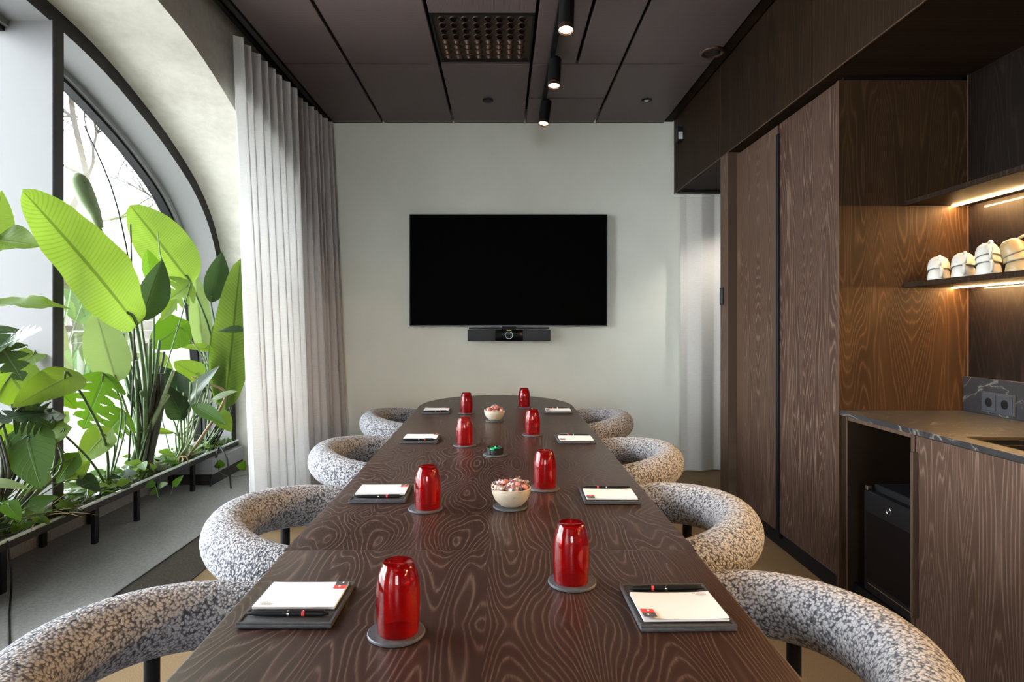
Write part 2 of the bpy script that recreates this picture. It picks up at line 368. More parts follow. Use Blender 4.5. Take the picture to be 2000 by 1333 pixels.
# ================================================================ ROOM
YR = -5.9
ZB, CE = 5.35, 2.98                       # back wall distance, ceiling height
XL, XF, XG = -1.65, -2.18, -2.43          # wall face, frame flange, glass line
SILL = .094
# floor
fl = struct(MB().box(-1.51, 2.7, YR, ZB+.1, -.06, 0).build('floor', M['floor']), 'tan brown short pile carpet floor')
b = MB().box(XL, -1.514, YR, ZB+.1, -.06, -.001); b.build('floor_border', mottled('brown_border', (.07,.058,.045), (.10,.085,.065), 60, .9), fl)
sl = struct(MB().box(-3.0, XL-.004, YR, ZB, -.06, SILL).build('trim_1', M['sill']), 'raised grey sill of the arched window')
MB().box(XL-.0035, XL+.003, YR, ZB-.02, SILL-.012, SILL+.001).build('edge_strip', M['steeldark'], sl)
rm = MB(); rm.add([(XL+.003,YR,SILL-.002),(-1.512,YR,.002),(-1.512,ZB-.002,.002),(XL+.003,ZB-.002,SILL-.002)], [(0,1,2,3)]); rm.build('ramp', mottled('grey_brown_ramp', (.095,.086,.074), (.13,.119,.103), 90, .95, .3, 260, 3), sl)
MB().box(-1.5135,-1.5085,YR,ZB-.002,-.002,.0035).build('edge_strip', M['steeldark'], sl)
# back wall
struct(MB().box(-3.0, 2.7, ZB, ZB+.12, -.06, 3.15).build('wall_back', M['wall']), 'pale greige painted wall behind the television')
wf_ = MB()
for a in ((-3.0,-1.0,-.06,3.15),(1.0,2.7,-.06,3.15),(-1.0,1.0,-.06,.9),(-1.0,1.0,2.8,3.15)): wf_.box(a[0],a[1],YR-.12,YR,a[2],a[3])
struct(wf_.build('wall_front', M['white']))
w3 = MB()
for a in ((-1.0,-.94,.9,2.8),(.94,1.0,.9,2.8),(-.03,.03,.96,2.74),(-.94,.94,.9,.96),(-.94,.94,2.74,2.8)): w3.box(a[0],a[1],YR-.09,YR-.03,a[2],a[3])
w3o = struct(w3.build('fill_window_3', M['steelgrey']), 'added unseen window behind the camera, giving fill daylight')  # unseen window, added to lift the ambient daylight
MB().box(-.94,.94,YR-.062,YR-.058,.96,2.74).build('pane', M['pane'], w3o)
# left wall with arched opening -------------------------------------------------
half = [(2.60,1.60),(2.973,1.560),(3.32,1.500),(3.667,1.395),(4.094,1.2195),(4.492,.985),(4.759,.6855),(4.93,.25),(5.03,-.2),(5.085,-.7),(5.10,-1.146)]
def smooth(pts, n=8):
    out = []
    for i in range(len(pts)-1):
        p0 = Vector(pts[max(i-1,0)]); p1 = Vector(pts[i]); p2 = Vector(pts[i+1]); p3 = Vector(pts[min(i+2,len(pts)-1)])
        if i == 0: p0 = Vector((2*p1.x-p2.x, p2.y))
        for k in range(n):
            t = k/n
            out.append(.5*((2*p1)+(-p0+p2)*t+(2*p0-5*p1+4*p2-p3)*t*t+(-p0+3*p1-3*p2+p3)*t**3))
    out.append(Vector(pts[-1])); return out
hs = smooth(half)
def offset(c, d):
    out = []
    for i, p in enumerate(c):
        t = (c[min(i+1,len(c)-1)]-c[max(i-1,0)]).normalized(); n = Vector((t.y, -t.x))
        if i == 0: n = Vector((0, -1))
        if i == len(c)-1: n = Vector((-1, 0))
        out.append(p + n*d)
    return out
def full(c, bottom):
    c2 = [Vector((p.x, max(p.y+EYE, bottom))) for p in c]
    m = [Vector((5.2-p.x, p.y)) for p in reversed(c2[1:])]
    return m + c2
outer = full(hs, SILL-.02)
inner = full([p+Vector((0,0)) for p in offset(hs, .085)], SILL-.02)
inner2 = full(offset(hs, .135), SILL-.02)
inner3 = full(offset(hs, .115), SILL-.02)
def sheet(mb, x, a, c):              # quads between two equal-length curves in the plane x
    n = len(a); mb.add([(x, p.x, p.y) for p in a]+[(x, p.x, p.y) for p in c], [(i, i+1, n+i+1, n+i) for i in range(n-1)])
def reveal(mb, c, x0, x1):
    n = len(c); mb.add([(x0, p.x, p.y) for p in c]+[(x1, p.x, p.y) for p in c], [(i, i+1, n+i+1, n+i) for i in range(n-1)])
wl = MB(); TOP = 3.12
DY = -5.6
def sh(c): return [Vector((p.x+DY, p.y)) for p in c]
for x in (XL, -2.56):
    for cc in (outer, sh(outer)): sheet(wl, x, cc, [Vector((p.x, TOP)) for p in cc])
    wl.add([(x,5.10,-.06),(x,ZB+.1,-.06),(x,ZB+.1,TOP),(x,5.10,TOP)], [(0,1,2,3)])
    wl.add([(x,.10,-.06),(x,5.1+DY,-.06),(x,5.1+DY,TOP),(x,.10,TOP)], [(0,1,2,3)])
    wl.add([(x,.10+DY,-.06),(x,YR-.1,-.06),(x,YR-.1,TOP),(x,.10+DY,TOP)], [(0,1,2,3)])
reveal(wl, outer, XL, -2.56); reveal(wl, sh(outer), XL, -2.56)
wl.add([(XL,YR-.1,TOP),(XL,ZB,TOP),(-2.56,ZB,TOP),(-2.56,YR-.1,TOP)], [(0,1,2,3)])
wlo = wl.build('wall_left', M['concrete'], smooth=True, angle=40); struct(wlo, 'concrete wall with deep arched reveal')
# arched window: boxed steel frame, glazing bars, pane, mullion
wf = MB(); sheet(wf, XF, outer, inner); reveal(wf, outer, XF, XF-.02); wfo = wf.build('window_1', M['steeldark'], smooth=True, angle=40)  # room-facing flange: its shadow is put into the dark colour
struct(wfo, 'large arched window in boxed steel frame')
rv = MB(); reveal(rv, inner, XF, XG); rv.build('frame_reveal', M['steelgrey'], wfo, True)
for k, (x, a, c) in enumerate(((XG+.05, inner, inner3), (XG+.03, inner3, inner2))):
    g = MB(); sheet(g, x, a, c); reveal(g, c, x, x-.03 if k == 0 else XG-.03); g.build('glazing_bead', M['steelgrey'] if k == 0 else M['blackm'], wfo, True, angle=40)
g = MB().box(XG-.03, XG+.028, .15, 5.05, SILL, .30); g.build('bottom_kerb', M['sill'], wfo)
g = MB(); sheet(g, XG-.015, inner, [Vector((p.x, SILL)) for p in inner]); g.build('pane', M['pane'], wfo)
mu = MB().box(XG-.03, XF+.01, 3.0, 3.072, .326, EYE+1.475); muo = mu.build('mullion', M['steelgrey'], wfo)
MB().box(XF+.0105, XF+.014, 2.999, 3.073, .326, EYE+1.475).build('mullion_shade', M['steeldark'], wfo)  # dark sheet stands for shade on the mullion's room side
MB().box(XG-.03, XF+.01, 1.2, 1.272, .326, EYE+1.46).build('mullion', M['steelgrey'], wfo)
w2 = MB(); sheet(w2, XF, sh(outer), sh(inner)); reveal(w2, sh(inner), XF, XG); w2o = struct(w2.build('fill_window_2', M['steelgrey'], None, True, angle=40), 'added unseen arched window behind the camera, brightening the room')  # unseen arch, added as a further daylight source
g = MB(); sheet(g, XG-.015, sh(inner), [Vector((p.x, SILL)) for p in sh(inner)]); g.build('pane', M['pane'], w2o)
for y in (-2.6, -4.3): MB().box(XG-.03, XF+.01, y, y+.072, SILL, 2.68).build('mullion', M['steelgrey'], w2o)
# ceiling: black void slab with hung perforated metal panels
ce = struct(MB().box(-1.655, 2.7, YR, ZB+.05, 3.10, 3.16).build('ceiling', M['ceil_dark']), 'dark ceiling of perforated metal panels')
def cpanel(x0, x1, y0, y1, z=CE, name='ceiling_panel', m='mesh'):
    g, h = .0095, .006
    MB().bbox(x0+g, x1-g, y0+h, y1-h, z, z+.03, .003, 1).build(name, M[m], ce)
rows = [(YR,-4.26),(-4.26,-3.06),(-3.06,-1.86),(-1.86,-.66),(-.66,.54),(.54,1.74),(1.74,2.94),(2.94,4.14),(4.14,ZB)]
cols = [(-1.46,-1.02),(-1.02,-.4185),(-.4185,.194),(.194,.793),(.793,1.393)]
for (y0, y1) in rows:
    for ci, (x0, x1) in enumerate(cols):
        if ci == 2 and y1 == 4.14:
            cpanel(x0, x1, y0, 3.47); continue
        if ci == 3:
            if y0 >= 4.14:
                cpanel(x0, x1, y0, 4.76); cpanel(x0, x1, 4.76, y1); continue
            cpanel(x0, .495, y0, y1); cpanel(.495, x1, y0, y1); continue
        cpanel(x0, x1, y0, y1)
MB().box(1.398, 1.462, YR, ZB, CE+.012, CE+.03).build('edge_profile', M['bulk'], ce)
MB().box(1.462, 1.53, YR, ZB, CE+.06, CE+.07).build('edge_gap', M['ceil_dark'], ce)
MB().box(-1.50, -1.466, YR, ZB, CE, CE+.02).build('edge_profile', M['steeldark'], ce)
MB().box(-1.56, -1.53, YR, ZB, 2.995, 3.01).build('curtain_track', M['blackm'], ce)
# right side: bulkhead, recess walls
bu = struct(MB().box(1.50, 2.115, 2.3, ZB, 2.374, 3.10).build('trim_2', M['bulk']), 'dark oak bulkhead over the cabinets and the curtained opening')
MB().box(1.50, 2.115, YR, 2.3, 2.374, 3.10).build('bulkhead_core', M['bulk'], bu)
for y0, y1 in ((YR,-4.2),(-4.2,-2.94),(-2.94,-1.68),(-1.68,-.43),(-.43,.42),(.42,1.68),(1.68,2.943),(2.943,4.207),(4.207,ZB-.002)):
    MB().bbox(1.475, 1.499, y0+.0025, y1-.0025, 2.374, 3.02, .0015, 1).build('fascia_panel', M['bulk'], bu)
for y in (-4.2,-2.94,-1.68,-.43,.42,1.68,2.943,4.207): MB().box(1.4742, 1.498, y-.0022, y+.0022, 2.374, 3.02).build('panel_joint', M['trim'], bu)
MB().box(1.4738, 1.480, YR, ZB-.003, 2.3715, 2.3765).build('edge_lipping', M['trim'], bu)
pp = struct(MB().bbox(1.475, 2.11, 4.064, 4.207, 0, 2.372, .002, 1).build('trim_3', M['panel']), 'dark oak post beside the curtained opening')
MB().box(1.4745, 1.478, 4.0635, 4.067, 0, 2.372).build('edge_lipping', M['trim'], pp)
MB().box(1.478, 1.53, 4.0625, 4.0638, 0, 2.372).build('return_face', M['trim'], pp)
MB().box(2.1045,2.1085,2.812,2.8165,.9,2.373).build('corner_trim', M['trim'], pp)
wr = struct(MB().box(2.11, 2.2, YR, 2.82, 0, 3.1).build('wall_right', M['gloss']), 'lacquered dark oak back panel of the kitchen niche')
struct(MB().box(2.6, 2.7, 4.1, ZB, 0, 3.1).build('wall_alcove', M['white']))
struct(MB().box(2.2, 2.7, 2.82, 4.207, 0, 3.1).build('wall_core', M['ceil_dark']))
struct(MB().box(1.53, 2.6, 4.207, ZB, 2.40, 2.44).build('ceiling_alcove', M['bulk']))

# ================================================================ FURNITURE
# conference table ---------------------------------------------------------------
TT = .73
def edge_l(y): return -.474-.0140*y
def edge_r(y): return .4325+.0045*y
def outline():
    pts = []
    y0, y1 = .80, 3.955
    for k in range(25):                     # near end
        a = pi+pi*k/24; cx = (edge_l(y0)+edge_r(y0))/2; hw = (edge_r(y0)-edge_l(y0))/2
        pts.append((cx+hw*math.cos(a), y0+.6*math.sin(a)))
    pts += [(edge_r(y), y) for y in (1.1,1.411,2.0,2.6,3.2,3.7)]
    for k in range(41):
        a = pi*k/40; cx = (edge_l(y1)+edge_r(y1))/2; hw = (edge_r(y1)-edge_l(y1))/2
        pts.append((cx+hw*math.cos(a), y1+.6*math.sin(a)))
    pts += [(edge_l(y), y) for y in (3.7,3.2,2.6,2.0,1.411,1.1)]
    return pts
ol = outline()
def clip(pts, y, keep_above):
    out = []
    for i in range(len(pts)):
        a, c = pts[i], pts[(i+1) % len(pts)]
        ina = (a[1] >= y) == keep_above; inc = (c[1] >= y) == keep_above
        if ina: out.append(a)
        if ina != inc:
            t = (y-a[1])/(c[1]-a[1]); out.append((a[0]+(c[0]-a[0])*t, y))
    return out
def slab(pts, z0, z1, bev=.008):
    bm = bmesh.new(); vs = [bm.verts.new((x, y, z1)) for x, y in pts]
    f = bm.faces.new(vs); r = bmesh.ops.extrude_face_region(bm, geom=[f])
    for v in r['geom']:
        if isinstance(v, bmesh.types.BMVert): v.co.z = z0
    bm.normal_update(); bmesh.ops.recalc_face_normals(bm, faces=bm.faces[:])
    es = [e for e in bm.edges if abs(e.verts[0].co.z-z1) < 1e-5 and abs(e.verts[1].co.z-z1) < 1e-5 and e.calc_face_angle(0) > 1 and not (abs(e.verts[0].co.y-1.41) < .002 and abs(e.verts[1].co.y-1.41) < .002)]
    bmesh.ops.bevel(bm, geom=es, offset=bev, segments=3, profile=.5, affect='EDGES')
    mb = MB(); bm.verts.index_update(); mb.add([v.co.copy() for v in bm.verts], [[v.index for v in f.verts] for f in bm.faces]); bm.free(); return mb
tb = thing('conference_table', 'long dark oak conference table with rounded ends, laid with glasses and notepads', 'table')
slab(clip(ol, 1.411, True), TT-.032, TT).build('table_top', M['table'], tb, True, angle=30)
slab(clip(ol, 1.4106, False), TT-.032, TT).build('table_top', M['table'], tb, True, angle=30)
for y in (1.0, 2.5, 3.9):
    MB().bbox(-.14, .08, y-.2, y+.2, 0, .03, .006).build('foot_plate', M['blackm'], tb)
    MB().bbox(-.10, .04, y-.12, y+.12, .03, TT-.034, .006).build('pedestal', M['blackm'], tb)
MB().box(-.12, .06, .7, 4.1, TT-.06, TT-.033).build('under_rail', M['blackm'], tb)

# chairs ---------------------------------------------------------------------------
def make_chair(side):
    t = thing('tub_chair', '', 'chair')
    rg = MB(); n, m = 72, 24; Rr, r, hc, tilt, ey = .2654, .0680, .6065, .1445, 1.10
    for i in range(n):
        a = 2*pi*i/n
        c = Vector((Rr*math.cos(a), Rr*ey*math.sin(a), hc+tilt*side*Rr*math.cos(a)))
        T = Vector((-Rr*math.sin(a), Rr*ey*math.cos(a), -tilt*side*Rr*math.sin(a))).normalized()
        nx = T.cross(Vector((0,0,1))).normalized(); nz = nx.cross(T).normalized()
        for k in range(m):
            q = 2*pi*k/m; rg.v.append(tuple(c+nx*(r*math.cos(q))+nz*(r*math.sin(q))))
    rg.f = [(i*m+k, i*m+(k+1)%m, ((i+1)%n)*m+(k+1)%m, ((i+1)%n)*m+k) for i in range(n) for k in range(m)]
    rg.build('backrest', M['boucle'], t, True)
    # seam along the inside of the ring
    MB().lathe([(.0,.425),(.19,.425),(.215,.435),(.222,.455),(.21,.475),(.16,.485),(.0,.487)], 40).build('seat', M['boucle'], t, True)
    MB().lathe([(.0,.405),(.2,.405),(.2,.424),(0,.424)], 32).build('seat_frame', M['blackm'], t, True, angle=40)
    for sx in (-1, 1):
        for sy in (-1, 1):
            x, y = sx*.195, sy*.222
            top = hc+tilt*side*x-.03
            l = MB().tube([(x,y,0),(x,y,top)], .0155, 14); l.build('leg', M['blackm'], t, True, angle=40)
    for sx in (-1, 1):
        MB().tube([(sx*.195,-.222,.39),(0,0,.395),(-sx*.195,.222,.39)], .012, 8).build('cross_rail', M['blackm'], t, True)
    return t
chL = make_chair(-1); chR = make_chair(1)
seats = [(-1,-.528,1.062,'nearest'),(-1,-.535,1.870,'second nearest'),(-1,-.535,2.83,'third from the camera'),(-1,-.545,3.86,'farthest'),
         (1,.435,1.122,'nearest'),(1,.437,1.904,'second nearest'),(1,.468,2.79,'third from the camera'),(1,.470,3.84,'farthest')]
used = {}
for side, x, y, w in seats:
    src = chL if side < 0 else chR
    lab = f"black and white boucle ring chair, {w} on the table's {'window' if side < 0 else 'cabinet'} side"
    if side in used: o = dup(src, (x,y,0), label=lab)
    else: o = src; used[side] = 1; o.location = (x,y,0); o['label'] = lab
    o['group'] = 'ring chairs around the conference table'

# ---- things on the table
def coaster(): 
    return MB().lathe([(0,0),(.0455,0),(.0475,.0015),(.0475,.004),(.046,.0055),(0,.0055)], 48)
def tumbler():
    t = thing('tumbler', '', 'glass')
    h = .113
    prof = [(.0335,0),(.0350,.018),(.0362,.045),(.0360,.066),(.0345,.084),(.0312,.098),(.0272,.108),(.0255,h),(.0245,h+.0006),(.0225,h-.0015),(0,h-.003)]
    inn = [(.0318,0),(.0333,.018),(.0345,.045),(.0343,.066),(.0326,.082),(.0290,.093),(.0235,.098),(0,.0985)]
    MB().lathe(prof, 48).build('outer_wall', M['redglass'], t, True)
    MB().lathe(inn, 48).build('inner_wall', M['redglass'], t, True)
    MB().lathe([(.0318,.0),(.0327,-.0008),(.0335,0)], 48).build('rim', M['redglass'], t, True)
    return t
tum = None; coa = None
gl = [(-.172,1.028,-.175,'nearest red tumbler on the window side, beside the nearest notepad'),
      (.136,1.230,.138,'nearest red tumbler on the cabinet side of the table'),
      (-.207,1.723,-.213,'second red tumbler on the window side, left of the bowl of sweets'),
      (.1325,1.940,.1315,'second red tumbler on the cabinet side, right of the bowl of sweets'),
      (-.160,2.635,-.160,'third red tumbler on the window side, left of the black puck'),
      (.140,2.888,.140,'third red tumbler on the cabinet side, beyond the black puck'),
      (-.2074,3.60,-.2074,'farthest red tumbler on the window side, left of the small far bowl'),
      (.1365,3.858,.1365,'farthest red tumbler of all, alone near the rounded table end')]
cset = [(g[2], g[1], 'round charcoal coaster under the '+g[3]) for g in gl]
cset += [(.022,1.742,'round charcoal coaster under the nearer bowl of sweets'),(-.041,3.31,'round charcoal coaster under the far bowl of sweets'),(-.028,2.444,'round charcoal coaster under the small black puck')]
for x, y, lab in cset:
    lab = ' '.join(lab.split(',')[0].split()[:16])
    if coa is None: coa = coaster().build('coaster', M['coaster'], None, True, (x,y,TT), 40); o = coa; tag(o, lab, 'coaster', 'charcoal coasters on the table')
    else: o = dup(coa, (x,y,TT), label=lab)
for x, y, _, lab in gl:
    if tum is None: tum = tumbler(); o = tum; o.location = (x,y,TT+.0063)
    else: o = dup(tum, (x,y,TT+.0063), rz=R.random()*6)
    o['label'] = 'upturned '+lab; o['group'] = 'upturned red tumblers on the table'
# trays, notepads, pens
def tray():
    t = thing('writing_tray', '', 'tray')
    MB().bbox(-.081,.081,-.086,.086,0,.008,.003).build('base', M['leather'], t, True, angle=40)
    r = MB()
    for x0,x1,y0,y1 in ((-.081,.081,-.086,-.080),(-.081,.081,.080,.086),(-.081,-.076,-.080,.080),(.076,.081,-.080,.080)):
        r.bbox(x0,x1,y0,y1,.007,.0105,.001,1)
    r.build('raised_edge', M['leather'], t)
    return t
def curlsheet(x0,x1,y0,y1,z,c=.006,n=8):
    mb = MB(); 
    for j in range(n+1):
        for i in range(n+1):
            u, v = i/n, j/n
            zz = z + c*max(0,(u-.55)/.45)**2*(.4+.6*v) + c*.5*max(0,(.3-u)/.3)**2
            mb.v.append((x0+(x1-x0)*u, y0+(y1-y0)*v, zz))
    mb.f = [(j*(n+1)+i, j*(n+1)+i+1, (j+1)*(n+1)+i+1, (j+1)*(n+1)+i) for j in range(n) for i in range(n)]
    return mb
def notepad(curl):
    t = thing('notepad', '', 'notepad')
    MB().box(-.0725,.0725,-.0525,.0525,0,.0035).build('paper_block', M['paper'], t)
    curlsheet(-.0727,.0727,-.0527,.0527,.0038,curl).build('top_sheet', M['paper'], t, True)
    lg = MB().add([(.0495,.0215,.0045+curl*.8),(.072,.0215,.0045+curl*.95),(.072,.0360,.0047+curl*.95),(.0495,.0360,.0047+curl*.8)], [(0,1,2,3)]); lgo = lg.build('red_square', M['inkred'], t)
    MB().add([(.058,.027,.0052+curl),(.062,.027,.0052+curl),(.062,.032,.0052+curl),(.058,.032,.0052+curl)], [(0,1,2,3)]).build('white_mark', M['paper'], lgo)
    dk = MB().add([(.0495,.0360,.0047+curl*.8),(.072,.0360,.0047+curl*.95),(.072,.052,.0049+curl*1.05),(.0495,.052,.0049+curl*.9)], [(0,1,2,3)]).build('dark_square', M['inkdark'], t)
    MB().add([(.062,.042,.0054+curl),(.0645,.042,.0054+curl),(.0645,.049,.0054+curl),(.062,.049,.0054+curl)], [(0,1,2,3)]).build('white_mark', M['paper'], dk)
    tx = MB()
    for i, (w0, w1) in enumerate(((-.064,-.042),(-.062,-.040),(-.064,-.046),(-.060,-.050))):
        y = -.046+i*.0036; x = w0
        while x < w1:
            w = .0015+R.random()*.002; tx.add([(x,y,.0046+curl*.45),(x+w,y,.0046+curl*.45),(x+w,y+.0014,.0046+curl*.45),(x,y+.0014,.0046+curl*.45)], [(0,1,2,3)]); x += w+.0009
    tag(tx.build('printed_text', M['inkgrey'], t), kind='stuff')
    return t
def pen():
    t = thing('pen', '', 'pen')
    Mx = Matrix.Rotation(pi/2, 3, 'Y')
    MB().lathe([(.0008,-.071),(.0022,-.066),(.0042,-.055),(.0046,-.02),(.0046,.025)], 14, M=Mx, cap0=True).build('barrel', M['blackm'], t, True)
    MB().lathe([(.0047,.0),(.0048,.0005),(.0048,.003),(.0047,.0035)], 14, M=Mx).build('ring', M['chrome'], t, True)
    MB().lathe([(.0047,.025),(.0047,.030),(.0046,.0301)], 14, M=Mx).build('red_band', M['inkred'], t, True)
    MB().lathe([(.0046,.0302),(.0044,.062),(.003,.066),(.0022,.0665),(.0022,.071),(0,.0712)], 14, M=Mx).build('cap', M['blackm'], t, True)
    MB().bbox(.028,.064,-.0012,.0012,.0048,.0062,.0005,1).build('clip', M['chrome'], t)
    return t
trays = [(-.367,1.128,0),(-.360,1.862,.02),(-.361,2.762,-.01),(-.386,3.66,.02),(.309,1.118,pi+.02),(.316,1.850,pi-.02),(.322,2.760,pi),(.327,3.680,pi-.03)]
whr = ['nearest place on the window side','second place on the window side','third place on the window side','farthest place on the window side',
       'nearest place on the cabinet side','second place on the cabinet side','third place on the cabinet side','farthest place on the cabinet side']
T0 = tray(); NPS = [notepad(.001), notepad(.004)]; P0 = pen(); first = [1,{0:1,1:1},1]
for i, (x, y, rz) in enumerate(trays):
    def take(src, fl, *a, **k):
        if fl: src.location = a[0]; src.rotation_euler = (0,0,a[1]); return src
        return dup(src, a[0], rz=a[1])
    o = take(T0, first[0], (x,y,TT+.0005), rz); first[0] = 0
    tag(o, 'charcoal leather writing tray at the '+whr[i], 'tray', 'writing trays on the table')
    k = 1 if i in (3,7,4) else 0
    c_, s_ = math.cos(rz), math.sin(rz)
    def off(dx, dy, dz): return (x+c_*dx-s_*dy, y+s_*dx+c_*dy, TT+dz)
    o = take(NPS[k], first[1][k], off(-.0005,.018,.0110), rz); first[1][k] = 0
    tag(o, 'white notepad with red corner square at the '+whr[i], 'notepad', 'notepads on the writing trays')
    # pens: lie along the tray's open strip
    pr = rz+pi if False else rz
    o = take(P0, first[2], off(-.003,-.0565,.0135), pr+R.uniform(-.02,.02)); first[2] = 0
    tag(o, 'black ballpoint pen lying at the '+whr[i], 'pen', 'pens on the writing trays')
# bowls with wrapped sweets
def bowl(x, y, lab):
    t = thing('bowl', lab, 'bowl', (x,y,TT+.0063), 0, 'bowls of sweets on the table')
    MB().lathe([(0,0),(.026,0),(.032,.003),(.046,.018),(.0535,.036),(.0555,.050),(.054,.0518),(.052,.050),(.050,.036),(.043,.019),(.028,.008),(0,.007)], 48).build('body', M['bowl'], t, True)
    MB().lathe([(.0557,.0485),(.0558,.0505),(.054,.0525),(.0518,.0505)], 48).build('rim', M['bowl'], t, True)
    return t
bowl(.025,1.742,'beige stoneware bowl of wrapped sweets in mid table'); bowl(-.041,3.31,'small beige stoneware bowl of sweets near the far table end')
def candy(mi):
    t = thing('wrapped_sweet', '', 'sweet')
    Mx = Matrix.Rotation(pi/2, 3, 'Y')
    MB().lathe([(0,-.011),(.005,-.0095),(.0075,-.004),(.0078,.003),(.0052,.0095),(0,.011)], 10, M=Mx).build('sweet_body', M['candy%d'%mi], t, True)
    w = MB()
    for s in (-1,1):
        vs = [(s*.0105, 0, 0)]; n = 9
        for k in range(n+1):
            a = -1.0+2.0*k/n; vs.append((s*(.0105+.013*math.cos(a)), .014*math.sin(a), .0025*(-1)**k))
        w.add(vs, [(0,k,k+1) for k in range(1,n+1)])
    w.lathe([(.0015,-.012),(.0060,-.0098),(.0086,-.004),(.0088,.003),(.0062,.0098),(.0015,.012)], 8, M=Mx)
    w.build('wrapper', M['wrap'], t)
    return t
cand = [candy(1), candy(2), candy(3)]; cfirst = [1,1,1]
for bx, by, n, g, lab in ((.025,1.742,34,'sweets in the nearer bowl','{} sweet in a clear twisted wrapper, heaped in the nearer bowl'),(-.041,3.31,24,'sweets in the far bowl','{} sweet in a clear twisted wrapper, heaped in the far bowl')):
    for i in range(n):
        k = R.choice([0,0,1,2,2]); rr = .041*math.sqrt(R.random()); a = R.random()*6.28
        z = TT+.0063+.040+.030*(1-(rr/.045)**2)*R.random()**.7+.004
        if i < 4: rr = .044; z = TT+.062; a = i*1.7+.6
        src = cand[k]; o = src if cfirst[k] else dup(src); cfirst[k] = 0
        o.location = (bx+rr*math.cos(a), by+rr*math.sin(a), z); o.rotation_euler = (R.uniform(-.6,.6), R.uniform(-.7,.7), R.random()*6.28)
        o['label'] = lab.format(('pink','red','pale peach')[k]); o['group'] = g
# black puck
pk = thing('wireless_puck', 'small round black puck with glowing green top on mid table', 'puck', (-.028,2.444,TT+.0058))
MB().lathe([(0,0),(.026,0),(.028,.002),(.028,.016),(.027,.018),(0,.018)], 36).build('body', M['black'], pk, True, angle=40)
for k in range(3):
    a0 = k*2*pi/3+.4; mb = MB(); n = 10
    for i in range(n+1):
        a = a0+1.5*i/n
        for r_, z in ((.029,.0),(.032,.0),(.032,.026),(.029,.026)): mb.v.append((r_*math.cos(a), r_*math.sin(a), z))
    mb.f = [(i*4+j, i*4+(j+1)%4, i*4+4+(j+1)%4, i*4+4+j) for i in range(n) for j in range(4)]+[(0,1,2,3),(n*4+3,n*4+2,n*4+1,n*4)]
    mb.build('guard_segment', M['black'], pk)
MB().lathe([(.019,.0185),(.024,.0185),(.024,.0195),(.019,.0195)], 36, closed=True).build('light_ring', M['green'], pk, True, angle=40)
mb = MB().box(-.0022,.0022,-.017,.017,.0184,.0196); mb.box(-.017,-.0023,-.0022,.0022,.0184,.0196); mb.box(.0023,.017,-.0022,.0022,.0184,.0196); mb.build('light_cross', M['green'], pk)
MB().bbox(-.0022,.0022,.019,.024,.0196,.0245,.0006,1).build('indicator_pin', M['green'], pk)

# ---- television, video bar
tv = thing('television', 'large black wall mounted television, switched off', 'television', (.052,5.27,1.24+.4675))
MB().bbox(-.8395,.8395,.0,.035,-.4755,.4755,.003,1).build('bezel', M['tvframe'], tv)
MB().box(-.832,.832,-.0015,-.0002,-.466,.4695).build('screen', M['screen'], tv)
MB().bbox(-.4,.4,.036,.077,-.3,.3,.004,1).build('wall_bracket', M['blackm'], tv)
vb = thing('video_bar', 'black video conference bar with camera lens, mounted under the television', 'video bar', (.057,5.21,1.24-.083))
VX, VH = .3475, .048
MB().bbox(-VX,-.116,0,.10,-VH,VH,.004).build('speaker_grille', M['grey'], vb, True, angle=40)
MB().bbox(.116,VX,0,.10,-VH,VH,.004).build('speaker_grille', M['grey'], vb, True, angle=40)
MB().bbox(-.1155,.1155,.001,.10,-VH,VH,.003).build('camera_housing', M['blackgl'], vb, True, angle=40)
ln = MB().lathe([(.034,0),(.036,.004),(.034,.008),(.026,.006),(.022,.002),(.012,.004),(0,.005)], 32, M=Matrix.Rotation(pi/2,3,'X')).build('camera_lens', M['blackgl'], vb, True)
MB().lathe([(.027,.0068),(.029,.0085),(.031,.0072)], 32, M=Matrix.Rotation(pi/2,3,'X')).build('lens_ring', M['steel'], ln, True)
MB().box(-.02,.02,-.001,.002,.040,.0445).build('status_light', plain('amber_light',(.4,.3,.1),.5,emit=(.8,.65,.3),es=.35), vb)
MB().bbox(-.34,.34,.03,.10,VH+.006,VH+.018,.003,1).build('mount_rail', M['blackm'], vb)
MB().box(-.06,.06,.04,.135,VH-.001,VH+.03).build('mount_bracket', M['blackm'], vb)

